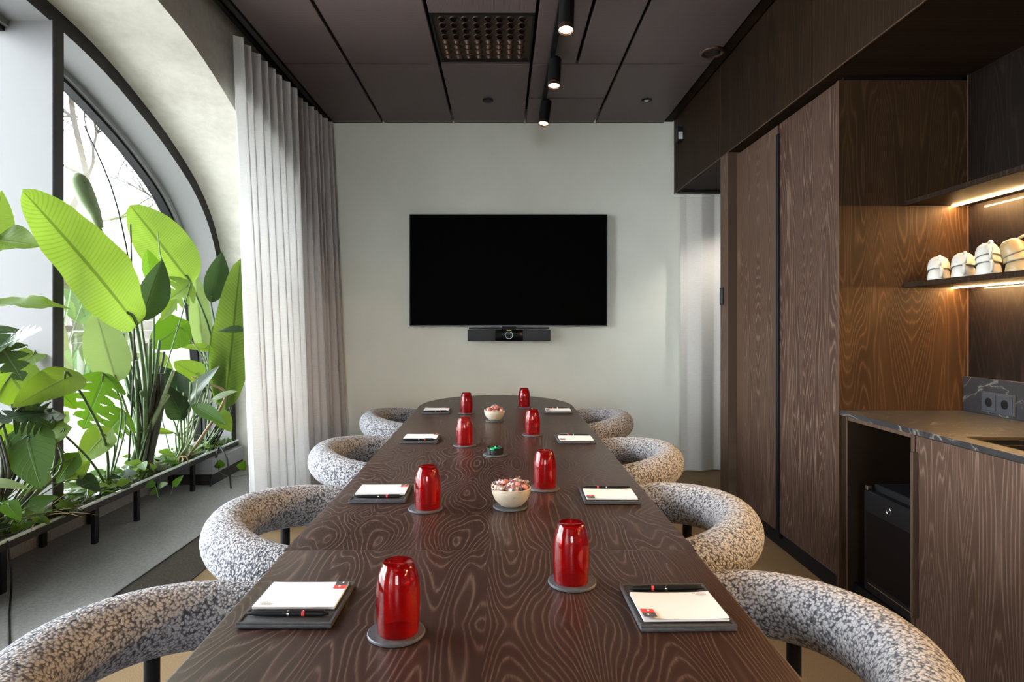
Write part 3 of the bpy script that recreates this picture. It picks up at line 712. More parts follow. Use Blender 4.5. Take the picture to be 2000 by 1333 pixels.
# ---- ceiling vent with swirl nozzles
VX0, VX1, VY0, VY1 = -.3975, .172, 3.49, 4.09
ve = thing('ceiling_vent', 'square bronze air vent with rows of round nozzles in the ceiling', 'vent', (0,0,0))
fr = MB()
for a in ((VX0-.012,VX0,VY0,VY1),(VX1,VX1+.012,VY0,VY1),(VX0-.012,VX1+.012,VY0-.012,VY0),(VX0-.012,VX1+.012,VY1,VY1+.012)): fr.box(*a, CE-.002, CE+.05)
fr.build('frame', M['blackm'], ve)
MB().box(VX0,VX1,VY0,VY1,CE+.008,CE+.014).build('face_plate', plain('bronze_plate', (.028,.016,.010), .5, spec=.2), ve)
MB().box(-.41,.186,VY1+.0125,4.136,CE+.02,CE+.028).build('gap_strip', M['ceil_dark'], ve)
npz = None
for i in range(8):
    for j in range(8):
        x = VX0+.055+i*(VX1-VX0-.11)/7; y = VY0+.05+j*(VY1-VY0-.10)/7
        if npz is None:
            # a hooded round nozzle: ring plus slanted scoop
            mb = MB(); mb.lathe([(.022,.008),(.0255,.006),(.0255,-.001),(.022,-.003),(.019,.002)], 18)
            for k in range(9):
                a = pi*k/8
                for r_, z in ((.022,.0),(.013,-.015)): mb.v.append((r_*math.cos(a), r_*math.sin(a)*.9-.002, z))
            n0 = 90; mb.f += [(n0+2*k, n0+2*k+2, n0+2*k+3, n0+2*k+1) for k in range(8)]
            npz = mb.build('nozzle', M['bronze'], ve, True); o = npz
        else: o = npz.copy(); C.objects.link(o); o.parent = ve
        o.location = (x, y, CE+.006); o.rotation_euler = (0,0, pi if j >= 4 else 0)
hol = MB().lathe([(0,.0),(.0195,.0)], 14)
ho = hol.build('nozzle_hole', M['ceil_dark'], npz, loc=(0,0,.001))
for o in [k for k in kids(ve) if k.name.startswith('nozzle') and k != npz]:
    c = ho.copy(); C.objects.link(c); c.parent = o; c.location = (0,0,.001)
# sprinkler discs, ring speaker
def disc(name, px, lab, cat, r, Z, prof, m):
    t = thing(name, lab, cat, ((px-CX)/F*Z, Z, CE-.0005)); return t
t = disc('ceiling_sensor', 953, 'small round ceiling sensor on the panel left of the spotlights', 'sensor', .03, 4.80, None, None)
MB().lathe([(.040,0),(.042,-.006),(.036,-.012),(.030,-.010)], 28).build('ring', M['steeldark'], t, True); MB().lathe([(.030,-.010),(.024,-.018),(0,-.021)], 28).build('dome', M['grey'], t, True)
t = disc('ceiling_sensor', 1263, 'small round ceiling sensor near the cabinet side of the ceiling', 'sensor', .03, 4.80, None, None)
MB().lathe([(.040,0),(.042,-.005),(.030,-.008),(.02,-.004)], 28).build('ring', M['blackm'], t, True); MB().lathe([(.02,-.004),(.012,-.012),(0,-.014)], 20).build('dome', M['steel'], t, True)
t = disc('ceiling_speaker', 1391, 'round recessed ring fitting in the ceiling beside the bulkhead', 'ceiling fitting', .08, 3.95, None, None)
MB().lathe([(.078,.0),(.080,-.008),(.070,-.016),(.056,-.014),(.050,.0)], 40).build('trim_ring', M['bronze'], t, True)
MB().lathe([(.050,-.002),(.046,-.010),(.03,-.006),(0,-.006)], 36).build('grille', M['steeldark'], t, True)
# ---- track spotlights
tr = thing('light_track', 'black ceiling track carrying the cylindrical spotlights', 'track', (0,0,0))
MB().bbox(.300,.334,-1.6,5.02,CE-.033,CE-.001,.002,1).build('rail', M['blackm'], tr)
MB().bbox(.298,.336,5.0,5.06,CE-.036,CE-.001,.002,1).build('end_cap', M['blackm'], tr)
def spot(y, lab, tilt=(.10,.06), E=20):
    t = thing('track_spotlight', lab, 'spotlight', (.317, y, CE-.034), 0, 'spotlights on the ceiling track')
    MB().bbox(-.016,.016,-.055,.055,-.022,.0,.003,1).build('adapter', M['blackm'], t)
    bd = bpy.data.objects.new('lamp_head', None)
    Mr = Matrix.Rotation(tilt[0],3,'X') @ Matrix.Rotation(tilt[1],3,'Y')
    c = Vector((.018, 0, -.012))
    MB().lathe([(0,-.0),(.036,-.0),(.0395,-.004),(.0395,-.165),(.036,-.168),(.034,-.160)], 32, c=c, M=Mr).build('cylinder_body', M['black'], t, True, angle=35)
    MB().lathe([(.034,-.166),(.0405,-.167),(.0405,-.188),(.037,-.190),(.034,-.185)], 32, c=c, M=Mr).build('front_ring', M['bronze'], t, True, angle=35)
    MB().lathe([(.034,-.180),(0,-.180)], 32, c=c, M=Mr).build('lens', M['lens'], t, True)
    ld = bpy.data.lights.new('spot_beam', 'SPOT'); ld.energy = E; ld.color = (1,.70,.40); ld.spot_size = math.radians(72); ld.spot_blend = .7; ld.shadow_soft_size = .03
    lo = bpy.data.objects.new('spot_beam', ld); C.objects.link(lo); lo.parent = t; lo.location = c+Mr@Vector((0,0,-.195)); lo.rotation_euler = Mr.to_euler()
    return t
spot(3.22,'black track spotlight nearest the camera at the top of the picture',(-.20,.05), 16)
spot(3.95,'black track spotlight in the middle of the three',(-.16,.05), 16)
spot(4.70,'black track spotlight nearest the television wall',(-.20,.14), 16)
spot(2.45,'black track spotlight, fourth from the television wall'); spot(1.70,'black track spotlight, fifth from the television wall'); spot(.9,'black track spotlight, sixth from the television wall')

# ---- right wall joinery: tall cabinet
tc_ = thing('tall_cabinet', 'tall dark oak cabinet with two plain doors beside the kitchen niche', 'cabinet', (0,0,0))
def door(y0, y1, z0, z1, x=1.53):
    return MB().bbox(x, x+.022, y0+.0015, y1-.0015, z0, z1, .0015, 1)
d1 = door(3.452,4.062,.095,2.352).build('door', M['panel'], tc_); d2 = door(2.84,3.436,.095,2.352).build('door', M['panel'], tc_)
MB().box(1.536,1.55,3.4365,3.4515,.06,2.352).build('door_gap', M['ceil_dark'], tc_)
MB().bbox(1.516,1.5295,3.428,3.4355,.085,2.298,.001,1).build('handle', M['blackm'], d2)
MB().bbox(1.520,1.5295,3.4525,3.459,.085,2.298,.001,1).build('handle', M['blackm'], d1)
MB().bbox(1.526,2.112,2.818,2.839,0,2.352,.001,1).build('side_panel', M['panel_x'], tc_)
MB().box(1.5245,1.5268,2.818,2.839,0,2.352).build('edge_lipping', M['trim'], tc_)
MB().box(1.554,2.1,2.84,4.062,.095,2.352).build('carcass', M['bulk'], tc_)
MB().box(1.552,2.1,2.84,4.062,0,.094).build('plinth', M['blackm'], tc_)
MB().box(1.56,2.1,2.84,4.062,2.353,2.374).build('top_gap', M['ceil_dark'], tc_)
# kitchen counter
ZN = -.6                                   # counter runs on past the camera
cb_ = thing('base_cabinet', 'dark oak base cabinet with open fridge bay and plain door under the counter', 'cabinet', (0,0,0))
MB().box(1.535,2.1,2.762,2.814,0,.833).build('side_stile', M['bulk'], cb_)
MB().bbox(1.5315,1.5345,2.762,2.773,.0,.833,.0005,1).build('edge_lipping', M['trim'], cb_)
MB().box(1.535,1.555,2.335,2.773,.818,.833).build('top_rail', M['trim'], cb_)
MB().box(1.545,2.1,2.312,2.334,0,.833).build('divider', M['bulk'], cb_)
MB().bbox(1.532,1.5445,2.312,2.334,0,.833,.001,1).build('edge_lipping', M['trim'], cb_)
MB().box(2.06,2.1,2.334,2.762,0,.833).build('back_panel', M['bulk'], cb_)
MB().box(1.56,2.06,2.334,2.762,0,.10).build('bay_floor', M['blackm'], cb_)
for y0, y1 in ((1.68,2.308),(1.05,1.677),(.42,1.047),(-.6,.417)):
    d = MB().bbox(1.532,1.552,y0+.0015,y1-.0015,.06,.832,.0015,1).build('door', M['panel'], cb_)
    MB().bbox(1.510,1.5315,y1-.018,y1-.004,.16,.772,.002,1).build('handle', M['trim'], d)
MB().box(1.556,2.1,ZN,2.311,.06,.66).build('carcass', M['bulk'], cb_); MB().box(1.58,2.1,ZN,2.311,0,.06).build('plinth', M['blackm'], cb_)
ct = thing('countertop', 'veined dark stone countertop with upstand along the kitchen niche', 'countertop', (0,0,0))
SX0, SX1, SY0, SY1 = 1.592, 1.99, 1.45, 2.136
for i, a in enumerate(((1.528,2.108,SY1,2.8165),(1.528,SX0,SY0,SY1),(SX1,2.108,SY0,SY1),(1.528,2.108,ZN,SY0))):
    pass
cmb = MB()
xs = [1.528,SX0,SX1,2.108]; ys = [ZN,SY0,SY1,2.8165]
for i in range(3):
    for j in range(3):
        if i == 1 and j == 1: continue
        for z in (.835,.855): cmb.add([(xs[i],ys[j],z),(xs[i+1],ys[j],z),(xs[i+1],ys[j+1],z),(xs[i],ys[j+1],z)], [(0,1,2,3)])
for (xa,ya,xb,yb) in ((xs[0],ys[0],xs[0],ys[3]),(xs[3],ys[0],xs[3],ys[3]),(xs[0],ys[0],xs[3],ys[0]),(xs[0],ys[3],xs[3],ys[3]),(SX0,SY0,SX0,SY1),(SX1,SY0,SX1,SY1),(SX0,SY0,SX1,SY0),(SX0,SY1,SX1,SY1)):
    cmb.add([(xa,ya,.835),(xb,yb,.835),(xb,yb,.855),(xa,ya,.855)], [(0,1,2,3)])
cmb.build('slab', M['stone'], ct)
MB().bbox(2.086,2.108,ZN,2.8165,.8552,1.010,.0015,1).build('upstand', M['stone'], ct)
sk = thing('sink', 'black sink basin with brass edge set into the dark stone countertop', 'sink', (0,0,0))
s = MB(); x0,x1,y0,y1 = SX0+.002,SX1-.002,SY0+.002,SY1-.002
s.add([(x0,y0,.85),(x1,y0,.85),(x1,y1,.85),(x0,y1,.85),(x0,y0,.68),(x1,y0,.68),(x1,y1,.68),(x0,y1,.68)], [(0,1,5,4),(1,2,6,5),(2,3,7,6),(3,0,4,7),(4,5,6,7)]); s.build('basin', M['ceil_dark'], sk)
s = MB(); s.box(x0,x1,y1-.003,y1,.846,.8562); s.box(x0,x0+.003,y0,y1-.0031,.846,.8562); s.box(x0+.0031,x1,y1-.014,y1-.0115,.828,.832); s.build('edge_trim', M['brass'], sk)
# sockets
so = thing('double_socket', 'charcoal double power socket on the stone upstand', 'socket', (0,0,0))
MB().bbox(2.076,2.0855,2.525,2.695,.868,.955,.0015,1).build('face_plate', M['grey'], so)
for y in (2.567,2.652):
    MB().bbox(2.0725,2.0758,y-.036,y+.036,.877,.947,.001,1).build('insert', M['grey'], so)
    w = MB().lathe([(.0195,-.0008),(.0195,.0002),(.018,.0004),(.0175,.0006)], 28, c=(2.0720,y,.912), M=Matrix.Rotation(-pi/2,3,'Y')).build('socket_rim', M['blackm'], so, True)
    MB().lathe([(.0176,.0006),(0,.0006)], 28, c=(2.0720,y,.912), M=Matrix.Rotation(-pi/2,3,'Y')).build('socket_well', M['ceil_dark'], so)
    MB().box(2.0705,2.0712,y-.009,y-.006,.910,.914).box(2.0705,2.0712,y+.006,y+.009,.910,.914).build('contacts', M['chrome'], so)
# mini fridge
fg = thing('mini_fridge', 'black glass door mini fridge standing in the open cabinet bay', 'fridge', (1.565,0,.101))
MB().bbox(.042,.44,2.348,2.69,.0,.455,.005,1).build('body', M['black'], fg)
dr = MB().bbox(.0,.038,2.345,2.692,.0,.43,.004,1).build('door', M['blackm'], fg)
MB().box(-.0015,-.0002,2.352,2.672,.055,.34).build('glass_panel', M['blackgl'], dr)
MB().box(-.002,-.0003,2.36,2.66,.036,.040).build('handle_strip', M['chrome'], dr)
em = MB().lathe([(.0125,0),(.0135,.0006),(.0145,0)], 24, c=(-.0006,2.52,.385), M=Matrix.Rotation(-pi/2,3,'Y'))
em.box(-.0012,-.0004,2.514,2.526,.3835,.3865).build('emblem', M['chrome'], dr)
MB().bbox(.002,.02,2.668,2.688,.432,.452,.002,1).build('top_hinge', M['chrome'], fg)
# shelves with lights
def shelf(z0, z1, lab):
    t = thing('wall_shelf', lab, 'shelf', (0,0,0))
    MB().bbox(1.818,2.1085,-.6,2.8165,z0,z1,.001,1).build('board', M['bulk'], t)
    MB().box(1.8165,1.8182,-.6,2.816,z0+.001,z1-.001).build('edge_lipping', M['bulk'], t)
    MB().box(2.032,2.041,-.6,2.812,z0-.004,z0-.0005).build('light_strip', M['led'], t)
    return t
shelf(1.780,1.802,'upper dark oak shelf with warm light strip beneath'); shelf(1.411,1.434,'lower dark oak shelf carrying stacked mugs, light strip beneath')
# mugs
def mug(m, hd):
    t = thing('mug', '', 'mug')
    prof = [(.0415,0),(.0425,.004),(.0420,.014),(.0385,.036),(.032,.052),(.022,.0605),(.010,.062),(0,.062)]
    MB().lathe(prof+[], 32).build('body', M[m], t, True)
    MB().lathe([(.0418,-.0003),(.0431,.0006),(.0431,.0034),(.0424,.0042)], 32).build('rim_line', M['rimline'], t, True)
    pts = [(.040,0,.016)]+[(.036+.025*math.sin(q), 0, .034-.022*math.cos(q)) for q in [pi*k/8 for k in range(1,8)]]+[(.029,0,.054)]
    o = MB().tube(pts, .0055, 8).build('handle', M[m], t, True)
    return t
mw = mug('mug', 0); mbg = mug('mugb', 0); mf = [1,1]
ZS = 1.4345
stacks = [(0,1.905,2.715,2,-2.2,'first from the niche side panel'),(0,1.905,2.570,2,-2.2,'second from the niche side panel'),(0,2.005,2.590,2,-2.0,'behind the second stack'),
          (0,1.905,2.437,3,-2.2,'third from the niche side panel'),(1,1.912,2.300,3,-.75,'of beige mugs, nearest the camera'),(1,2.012,2.33,2,-.9,'of beige mugs against the back panel')]
for kind, x, y, n, ha, w in stacks:
    for i in range(n):
        src = (mw, mbg)[kind]; o = src if mf[kind] else dup(src); mf[kind] = 0
        tl = (0, .22, .40)[i]
        o.location = (x-.010*i*math.cos(ha)*.4, y-.010*i*math.sin(ha)*.4, ZS+.0005+(0,.042,.066)[i]); o.rotation_euler = (0,-tl,ha+R.uniform(-.25,.25))
        pos = ('bottom','middle','top')[i] if n == 3 else ('bottom','top')[i]
        o['label'] = f"{'beige' if kind else 'white'} upturned mug, {pos} of the stack {w}"; o['group'] = 'upturned mugs on the lower shelf'
# sensor box and wall switch
se = thing('motion_sensor', 'small black motion sensor in the top corner by the bulkhead', 'sensor', (1.452,5.10,2.805))
MB().bbox(-.022,.0225,-.035,.035,-.06,.06,.006).build('housing', M['black'], se, True, angle=40)
MB().bbox(-.018,.016,-.038,-.0345,-.045,.012,.003,1).build('lens', plain('frosted_lens', (.6,.6,.62), .4), se)
sw = thing('wall_switch', 'black vertical switch panel on the oak post beside the curtain', 'switch', (1.4745,4.165,1.435))
MB().bbox(-.010,-.0005,-.026,.026,-.058,.058,.002,1).build('plate', M['blackm'], sw); MB().bbox(-.0125,-.0101,-.018,.018,-.046,.046,.001,1).build('rocker', M['grey'], sw)

# ---- curtains
def curtain(name, lab, xt, xb, y0, y1, zt, z0, folds, amp, m, seed, axis='y', yb=(0,0), hem=0.0):
    rr = random.Random(seed); n = folds*14; nz = 26; mb = MB()
    ph = [rr.uniform(-.5,.5) for _ in range(folds+2)]; am = [rr.uniform(.6,1.25) for _ in range(folds+2)]
    for j in range(nz+1):
        t = j/nz; z = zt+(z0-zt)*t
        for i in range(n+1):
            u = i/n; k = u*folds; a = k*2*pi + ph[int(k)]*.9*math.sin(pi*(k % 1))*t
            A = amp*(am[int(k)]*(1-(k % 1))+am[int(k)+1]*(k % 1))*(.75+.35*t)
            s = math.sin(a)
            w = A*s + .016*t*math.sin(u*9+seed)
            xx = (xt[0]+(xt[1]-xt[0])*u)*(1-t)+(xb[0]+(xb[1]-xb[0])*u)*t
            yy = y0+(y1-y0)*u + t*(yb[0]*(1-u)+yb[1]*u) + .012*math.sin(2*a)*(1-.3*t)
            mb.v.append((xx+w, yy, z) if axis == 'y' else (yy, xx+w, z))
    mb.f = [(j*(n+1)+i, j*(n+1)+i+1, (j+1)*(n+1)+i+1, (j+1)*(n+1)+i) for j in range(nz) for i in range(n)]
    o = mb.build(name, m, None, True); 
    return tag(o, lab, 'curtain')
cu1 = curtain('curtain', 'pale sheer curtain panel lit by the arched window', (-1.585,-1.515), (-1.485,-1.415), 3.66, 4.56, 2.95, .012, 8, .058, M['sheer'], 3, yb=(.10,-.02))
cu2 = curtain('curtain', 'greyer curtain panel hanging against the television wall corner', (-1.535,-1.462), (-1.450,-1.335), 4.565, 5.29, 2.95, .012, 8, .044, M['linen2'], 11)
cu3 = curtain('curtain', 'white linen curtain hanging in the doorway beside the oak post', (5.26,5.26), (5.25,5.25), 1.505, 2.45, 2.352, .016, 4, .020, M['linen'], 5, axis='x')
MB().box(1.505,2.45,5.22,5.30,2.362,2.372).build('curtain_rail', M['blackm'], bu)

# added unseen light that brightens the passage behind the oak post
dl = thing('passage_fill_light', 'added unseen fill light in the passage ceiling behind the oak post', 'fill light', (2.0, 4.75, 2.399))
MB().lathe([(.045,0),(.047,-.004),(.036,-.005),(.034,0)], 28).build('ring', M['blackm'], dl, True); MB().lathe([(.034,-.002),(0,-.002)], 24).build('lens', M['lens'], dl)
ld = bpy.data.lights.new('passage_fill_beam', 'SPOT'); ld.energy = 240; ld.color = (1,.93,.84); ld.spot_size = math.radians(120); ld.spot_blend = .8; ld.shadow_soft_size = .04
lo = bpy.data.objects.new('passage_fill_beam', ld); C.objects.link(lo); lo.parent = dl; lo.location = (0,0,-.012)

# ---- planter -----------------------------------------------------------------------
PX0, PX1, PY0, PY1, PZ0, PZ1 = -2.40, -2.12, 1.2, 5.0, .280, .315
pn = thing('planter_trough', 'long shallow dark steel planter trough on legs along the arched window', 'planter', (0,0,0))
p = MB()
p.box(PX0,PX1,PY0,PY1,PZ0,PZ0+.006)
p.box(PX1-.006,PX1,PY0,PY1,PZ0+.0061,PZ1); p.box(PX0,PX0+.006,PY0,PY1,PZ0+.0061,PZ1); p.box(PX0+.0061,PX1-.0061,PY0,PY0+.006,PZ0+.0061,PZ1); p.box(PX0+.0061,PX1-.0061,PY1-.006,PY1,PZ0+.0061,PZ1)
p.build('trough', M['steeldark'], pn)
MB().bbox(PX1-.012,PX1+.004,PY0,PY1,PZ1-.003,PZ1+.009,.002,1).build('rim', M['steel'], pn)
MB().bbox(PX0-.004,PX0+.008,PY0,PY1,PZ1,PZ1+.007,.002,1).build('rim', M['steel'], pn)
for y in (1.5,2.66,3.27,3.645,4.3):
    for x in (PX1-.032,PX0+.012):
        dy = 0 if x > -2.2 else -.05
        MB().box(x,x+.022,y-.016+dy,y+.016+dy,SILL+.0005,PZ0-.0005).build('leg', M['blackm'], pn)
soil = MB(); nx_, ny_ = 8, 120
for j in range(ny_+1):
    for i in range(nx_+1):
        soil.v.append((PX0+.008+(PX1-PX0-.016)*i/nx_, PY0+.008+(PY1-PY0-.016)*j/ny_, PZ1-.012+R.uniform(-.006,.012)+.018*math.sin(pi*i/nx_)))
soil.f = [(j*(nx_+1)+i, j*(nx_+1)+i+1, (j+1)*(nx_+1)+i+1, (j+1)*(nx_+1)+i) for j in range(ny_) for i in range(nx_)]
soil.build('soil', M['soil'], pn, True)
bx = thing('support_box', 'grey steel box under the far end of the planter', 'box', (0,0,0))
MB().bbox(-2.40,-2.075,4.46,4.98,SILL+.0005,SILL+.072,.002,1).build('plinth', M['steeldark'], bx)
MB().bbox(-2.40,-2.07,4.45,4.98,SILL+.078,PZ0-.001,.002,1).build('casing', M['steelgrey'], bx)

# ---- plants --------------------------------------------------------------------------
def sect(kind, u):
    if kind == 'paddle': return max(0.0, math.sin(pi*min(1,u)**.84))**.54
    if kind == 'heart': return max(0.0, (1-(1-min(u/.22,1))**2)**.5*(1-u**2.1)**.85 if u < 1 else 0)
    if kind == 'lance': return math.sin(pi*u**.8)**.9
    if kind == 'strap': return min(1,u*6+.5)*(1-u**3)
    if kind == 'monstera': return max(0.0,(1-(1-min(u/.25,1))**2)**.5*(1-u**2.4)**.8 if u < 1 else 0)
def leaf(parent, kind, B, T, w, nrm, m, droop=.08, fold=.18, wave=.0, seed=0, org=Vector((0,0,0)), nu=None):
    B = Vector(B); T = Vector(T); ax = T-B; Ln = ax.length; ax.normalize()
    nrm = Vector(nrm); nrm = (nrm-ax*nrm.dot(ax))
    if nrm.length < 1e-4: nrm = Vector((0,0,1)).cross(ax)
    nrm.normalize(); sd = ax.cross(nrm).normalized()
    rr = random.Random(seed); mb = MB(); uvs = []
    big = Ln > .25
    if nu is None: nu = 22 if big else (12 if Ln > .12 else 7)
    nv = 4 if big else (3 if Ln > .12 else 2)
    p1, p2 = rr.uniform(0,6), rr.uniform(0,6)
    def pt(u, v):   # v in -1..1
        hw = w/2*sect(kind, u)
        lob = -.10*w*(1-min(u/.2,1))**2*abs(v)*2 if kind in ('heart','monstera') else 0      # lobes behind the petiole
        a = B + ax*(Ln*u+lob-(Ln*.07*abs(v)*(1-u) if kind == 'heart' else 0)) + sd*(hw*v)
        z = fold*abs(v)*hw*1.0 - droop*Ln*(u*u) + wave*Ln*math.sin(u*13+p1+(2 if v > 0 else 0))*abs(v)**1.5 + wave*.4*Ln*math.sin(u*31+p2)*abs(v)**2
        return a + nrm*z - org
    if kind == 'monstera':
        nl = 6
        for s in (-1,1):
            for k in range(nl):
                u0 = .0+k/nl*.98; u1 = u0+.98/nl; gap = .24/nl if k else .0
                # each finger: quads from midrib to margin, narrowing past half width
                base = len(mb.v); n = 8
                for i in range(n+1):
                    v = i/n; g = gap*max(0,(v-.30)/.70)**.7
                    if v > .8: g += (u1-u0)*.30*((v-.8)/.2)
                    sk = .16*v*v
                    for uu in (u0+g+sk*(1-u0), u1-g+sk*(1-u1)):
                        uu = min(max(uu,0),.999); mb.v.append(tuple(pt(uu, s*v))); uvs.append((uu, .5+s*v/2))
                for i in range(n):
                    q = (base+2*i, base+2*i+1, base+2*i+3, base+2*i+2); mb.f.append(q if s > 0 else q[::-1])
    else:
        for i in range(nu+1):
            u = i/nu
            for j in range(-nv, nv+1):
                v = j/nv; mb.v.append(tuple(pt(u, v))); uvs.append((u, .5+v/2))
        m_ = 2*nv+1
        mb.f = [(i*m_+j, i*m_+j+1, (i+1)*m_+j+1, (i+1)*m_+j) for i in range(nu) for j in range(2*nv)]
    mb.uv = uvs
    return mb.build('leaf', m, parent, True)
def stem(parent, pts, r, m, org, n=8, name='stem'):
    P_ = [Vector(p) for p in pts]
    if len(P_) >= 3:
        sm = []
        for i in range(len(P_)-1):
            p0 = P_[max(i-1,0)]; p1 = P_[i]; p2 = P_[i+1]; p3 = P_[min(i+2,len(P_)-1)]
            for k in range(5):
                t = k/5; sm.append(.5*((2*p1)+(-p0+p2)*t+(2*p0-5*p1+4*p2-p3)*t*t+(-p0+3*p1-3*p2+p3)*t**3))
        sm.append(P_[-1]); P_ = sm
    rs = [r*(1-.45*i/max(1,len(P_)-1)) for i in range(len(P_))]
    return MB().tube([p-org for p in P_], rs, n).build(name, m, parent, True)
def plant(name, lab, base, group=None):
    return thing(name, lab, 'plant', base, 0, group)
camdir = Vector((.45,-.85,.25))
def mk(pl, org, kind, b, t, w, m, nrm=None, base=None, sm='stem', sr=.006, mid=None, **kw):
    """b,t = (px,py,Z) of leaf base and tip; w leaf width in px; base: where its stalk leaves the soil"""
    Bp, Tp = P(*b), P(*t); wm = w/F*(b[2]+t[2])/2
    lf = leaf(pl, kind, Bp, Tp, wm, nrm or camdir, M[m], org=org, seed=R.randint(0,999), **kw)
    if base is not None:
        bb = Vector(base); md = P(*mid) if mid else (bb*.5+Bp*.5)+Vector((0,0,.04))-(Tp-Bp).normalized()*.06
        stem(pl, [bb, md, Bp, Bp+(Tp-Bp)*.12], sr, M[sm], org)
    return lf
XP = -2.26
# bird-of-paradise clump in the middle
o1 = Vector((XP,3.88,PZ1)); s1 = plant('bird_of_paradise', 'tall bird of paradise with one huge bright leaf, in mid planter', o1)
def bs(o, dx=.05, dy=.08): return o+Vector((R.uniform(-dx,dx), R.uniform(-dy,dy), -.01))
mk(s1,o1,'paddle',(266,634,3.48),(76,382,2.68),126,'leaf_bright',(.60,-.75,.25),bs(o1),'stem',.013,(282,752,3.7),droop=.10,fold=.26,wave=.016,nu=40)
stem(s1,[bs(o1),P(262,700,3.72),P(214,500,3.58),P(192,436,3.55)],.011,M['stem'],o1)
fp = [P(196,446,3.55),P(184,415,3.52),P(170,388,3.48),P(158,362,3.45),P(150,346,3.43),P(147,338,3.42)]
MB().tube([p-o1 for p in fp],[.018,.034,.046,.050,.040,.014],14).build('furled_leaf', M['stem_pale'], s1, True)
mk(s1,o1,'lance',(276,628,3.72),(316,506,3.75),62,'leaf_dark',(.75,-.5,.1),bs(o1),'stem',.009,(290,760,3.8),droop=-.02,fold=.5)
mk(s1,o1,'paddle',(228,748,3.70),(186,612,3.55),78,'leaf_pale',(.3,-.9,.2),bs(o1),'stem_pale',.010,(255,830,3.8),droop=.06,fold=.12,wave=.006)
mk(s1,o1,'paddle',(190,634,3.74),(100,552,3.9),62,'leaf_mid',(.4,-.6,.6),bs(o1),'stem',.009,(265,740,3.8),droop=.10,fold=.1)
mk(s1,o1,'paddle',(225,760,3.8),(130,668,3.9),52,'leaf_mid',(.3,-.5,.7),bs(o1),'stem',.008,None,droop=.15,fold=.15)
mk(s1,o1,'lance',(300,560,3.9),(287,486,3.9),45,'leaf_mid',(.8,-.4,.1),bs(o1),'stem',.008,(300,720,3.85),droop=.0,fold=.3)
stem(s1,[bs(o1),P(264,700,3.7),P(258,560,3.6),P(255,438,3.55)],.008,M['stem_dark'],o1,name='dead_stalk')
stem(s1,[bs(o1),P(262,620,3.62),P(228,400,3.5),P(165,246,3.4)],.0062,M['stem_dark'],o1,name='dead_stalk')
stem(s1,[P(316,510,3.75),P(312,490,3.75),P(308,452,3.74)],.004,M['stem'],o1,name='leaf_tip')
for k in range(14):
    x = 222+k*9; top = R.randint(650,800)
    stem(s1,[bs(o1,.06,.12),P(285+(x-285)*.35,820,3.85),P(x,top,3.78+R.uniform(-.1,.1))],R.uniform(.011,.020),M[R.choice(['stem','stem','stem_pale','stem_dark'])],o1)
for k in range(4): stem(s1,[bs(o1,.03,.06)+Vector((.02,0,0)),P(296+k*6,800,3.86),P(290+k*9,730,3.84)],.024,M['stem_dark'],o1,name='trunk')
# bird-of-paradise clump behind the curtain edge
o2 = Vector((XP+.02,4.72,PZ1)); s2 = plant('bird_of_paradise', 'bird of paradise at the far planter end, leaves touching the sheer curtain', o2)
mk(s2,o2,'paddle',(374,556,4.35),(258,400,4.05),100,'leaf_bright',(.6,-.75,.1),bs(o2,.04,.06),'stem',.010,(418,690,4.55),droop=.07,fold=.24,wave=.012,nu=36)
mk(s2,o2,'lance',(412,592,4.5),(434,492,4.5),48,'leaf_dark',(.7,-.7,.1),bs(o2,.04,.06),'stem',.008,(432,720,4.6),droop=.02,fold=.3)
mk(s2,o2,'paddle',(440,800,4.6),(470,505,4.35),72,'leaf_bright',(.35,-.9,.1),bs(o2,.04,.06),'stem',.009,None,droop=.0,fold=.2,wave=.008)
mk(s2,o2,'paddle',(428,790,4.55),(420,630,4.45),30,'leaf_bright',(.35,-.9,.1),None,droop=.0,fold=.1)
mk(s2,o2,'lance',(478,648,4.3),(424,640,4.3),34,'leaf_dark',(0,-.4,.9),None,droop=.15,fold=.2)
mk(s2,o2,'paddle',(398,690,4.5),(382,540,4.5),40,'leaf_pale',(.5,-.8,.1),bs(o2,.04,.06),'stem_pale',.007,None,droop=0,fold=.25)
for k in range(8):
    stem(s2,[bs(o2,.04,.10),P(425+k*4,800,4.62),P(385+k*10,R.randint(600,740),4.5)],.0075,M[R.choice(['stem','stem_dark'])],o2)
# monstera by the mullion
o3 = Vector((XP+.04,3.50,PZ1)); s3 = plant('monstera', 'monstera with split leaves against the bright window, beside the mullion', o3)
mk(s3,o3,'heart',(138,735,2.98),(30,786,2.62),84,'leaf_lime',(.35,-.85,.30),o3,'stem',.0085,(205,862,3.35),droop=.08,fold=.08)
mk(s3,o3,'monstera',(205,732,3.55),(160,842,3.50),98,'leaf_mid',(.35,-.9,.0),o3,'stem',.006,(238,800,3.6),droop=.05,fold=.05)
mk(s3,o3,'monstera',(243,806,3.62),(182,874,3.58),88,'leaf_mid',(.3,-.9,.2),o3,'stem',.006,None,droop=.05,fold=.05)
mk(s3,o3,'monstera',(372,556,4.2),(300,606,4.1),80,'leaf_lime',(.3,-.8,.5),o3+Vector((0,.25,0)),'stem',.005,(330,700,3.95),droop=.1,fold=.05)
mk(s3,o3,'heart',(205,850,3.4),(152,905,3.3),70,'leaf_lime',(.2,-.8,.6),o3,'stem',.006,None,droop=.1)
mk(s3,o3,'heart',(126,812,3.25),(96,842,3.2),40,'leaf_lime',(.2,-.8,.6),o3,'stem_pale',.004,(122,880,3.3),droop=.1)
mk(s3,o3,'lance',(346,584,4.0),(312,628,3.95),22,'leaf_lime',(.4,-.6,.7),None,droop=.05,fold=.2)
stem(s3,[o3,P(180,905,3.3),P(120,845,3.1),P(62,806,2.9)],.0075,M['stem'],o3)
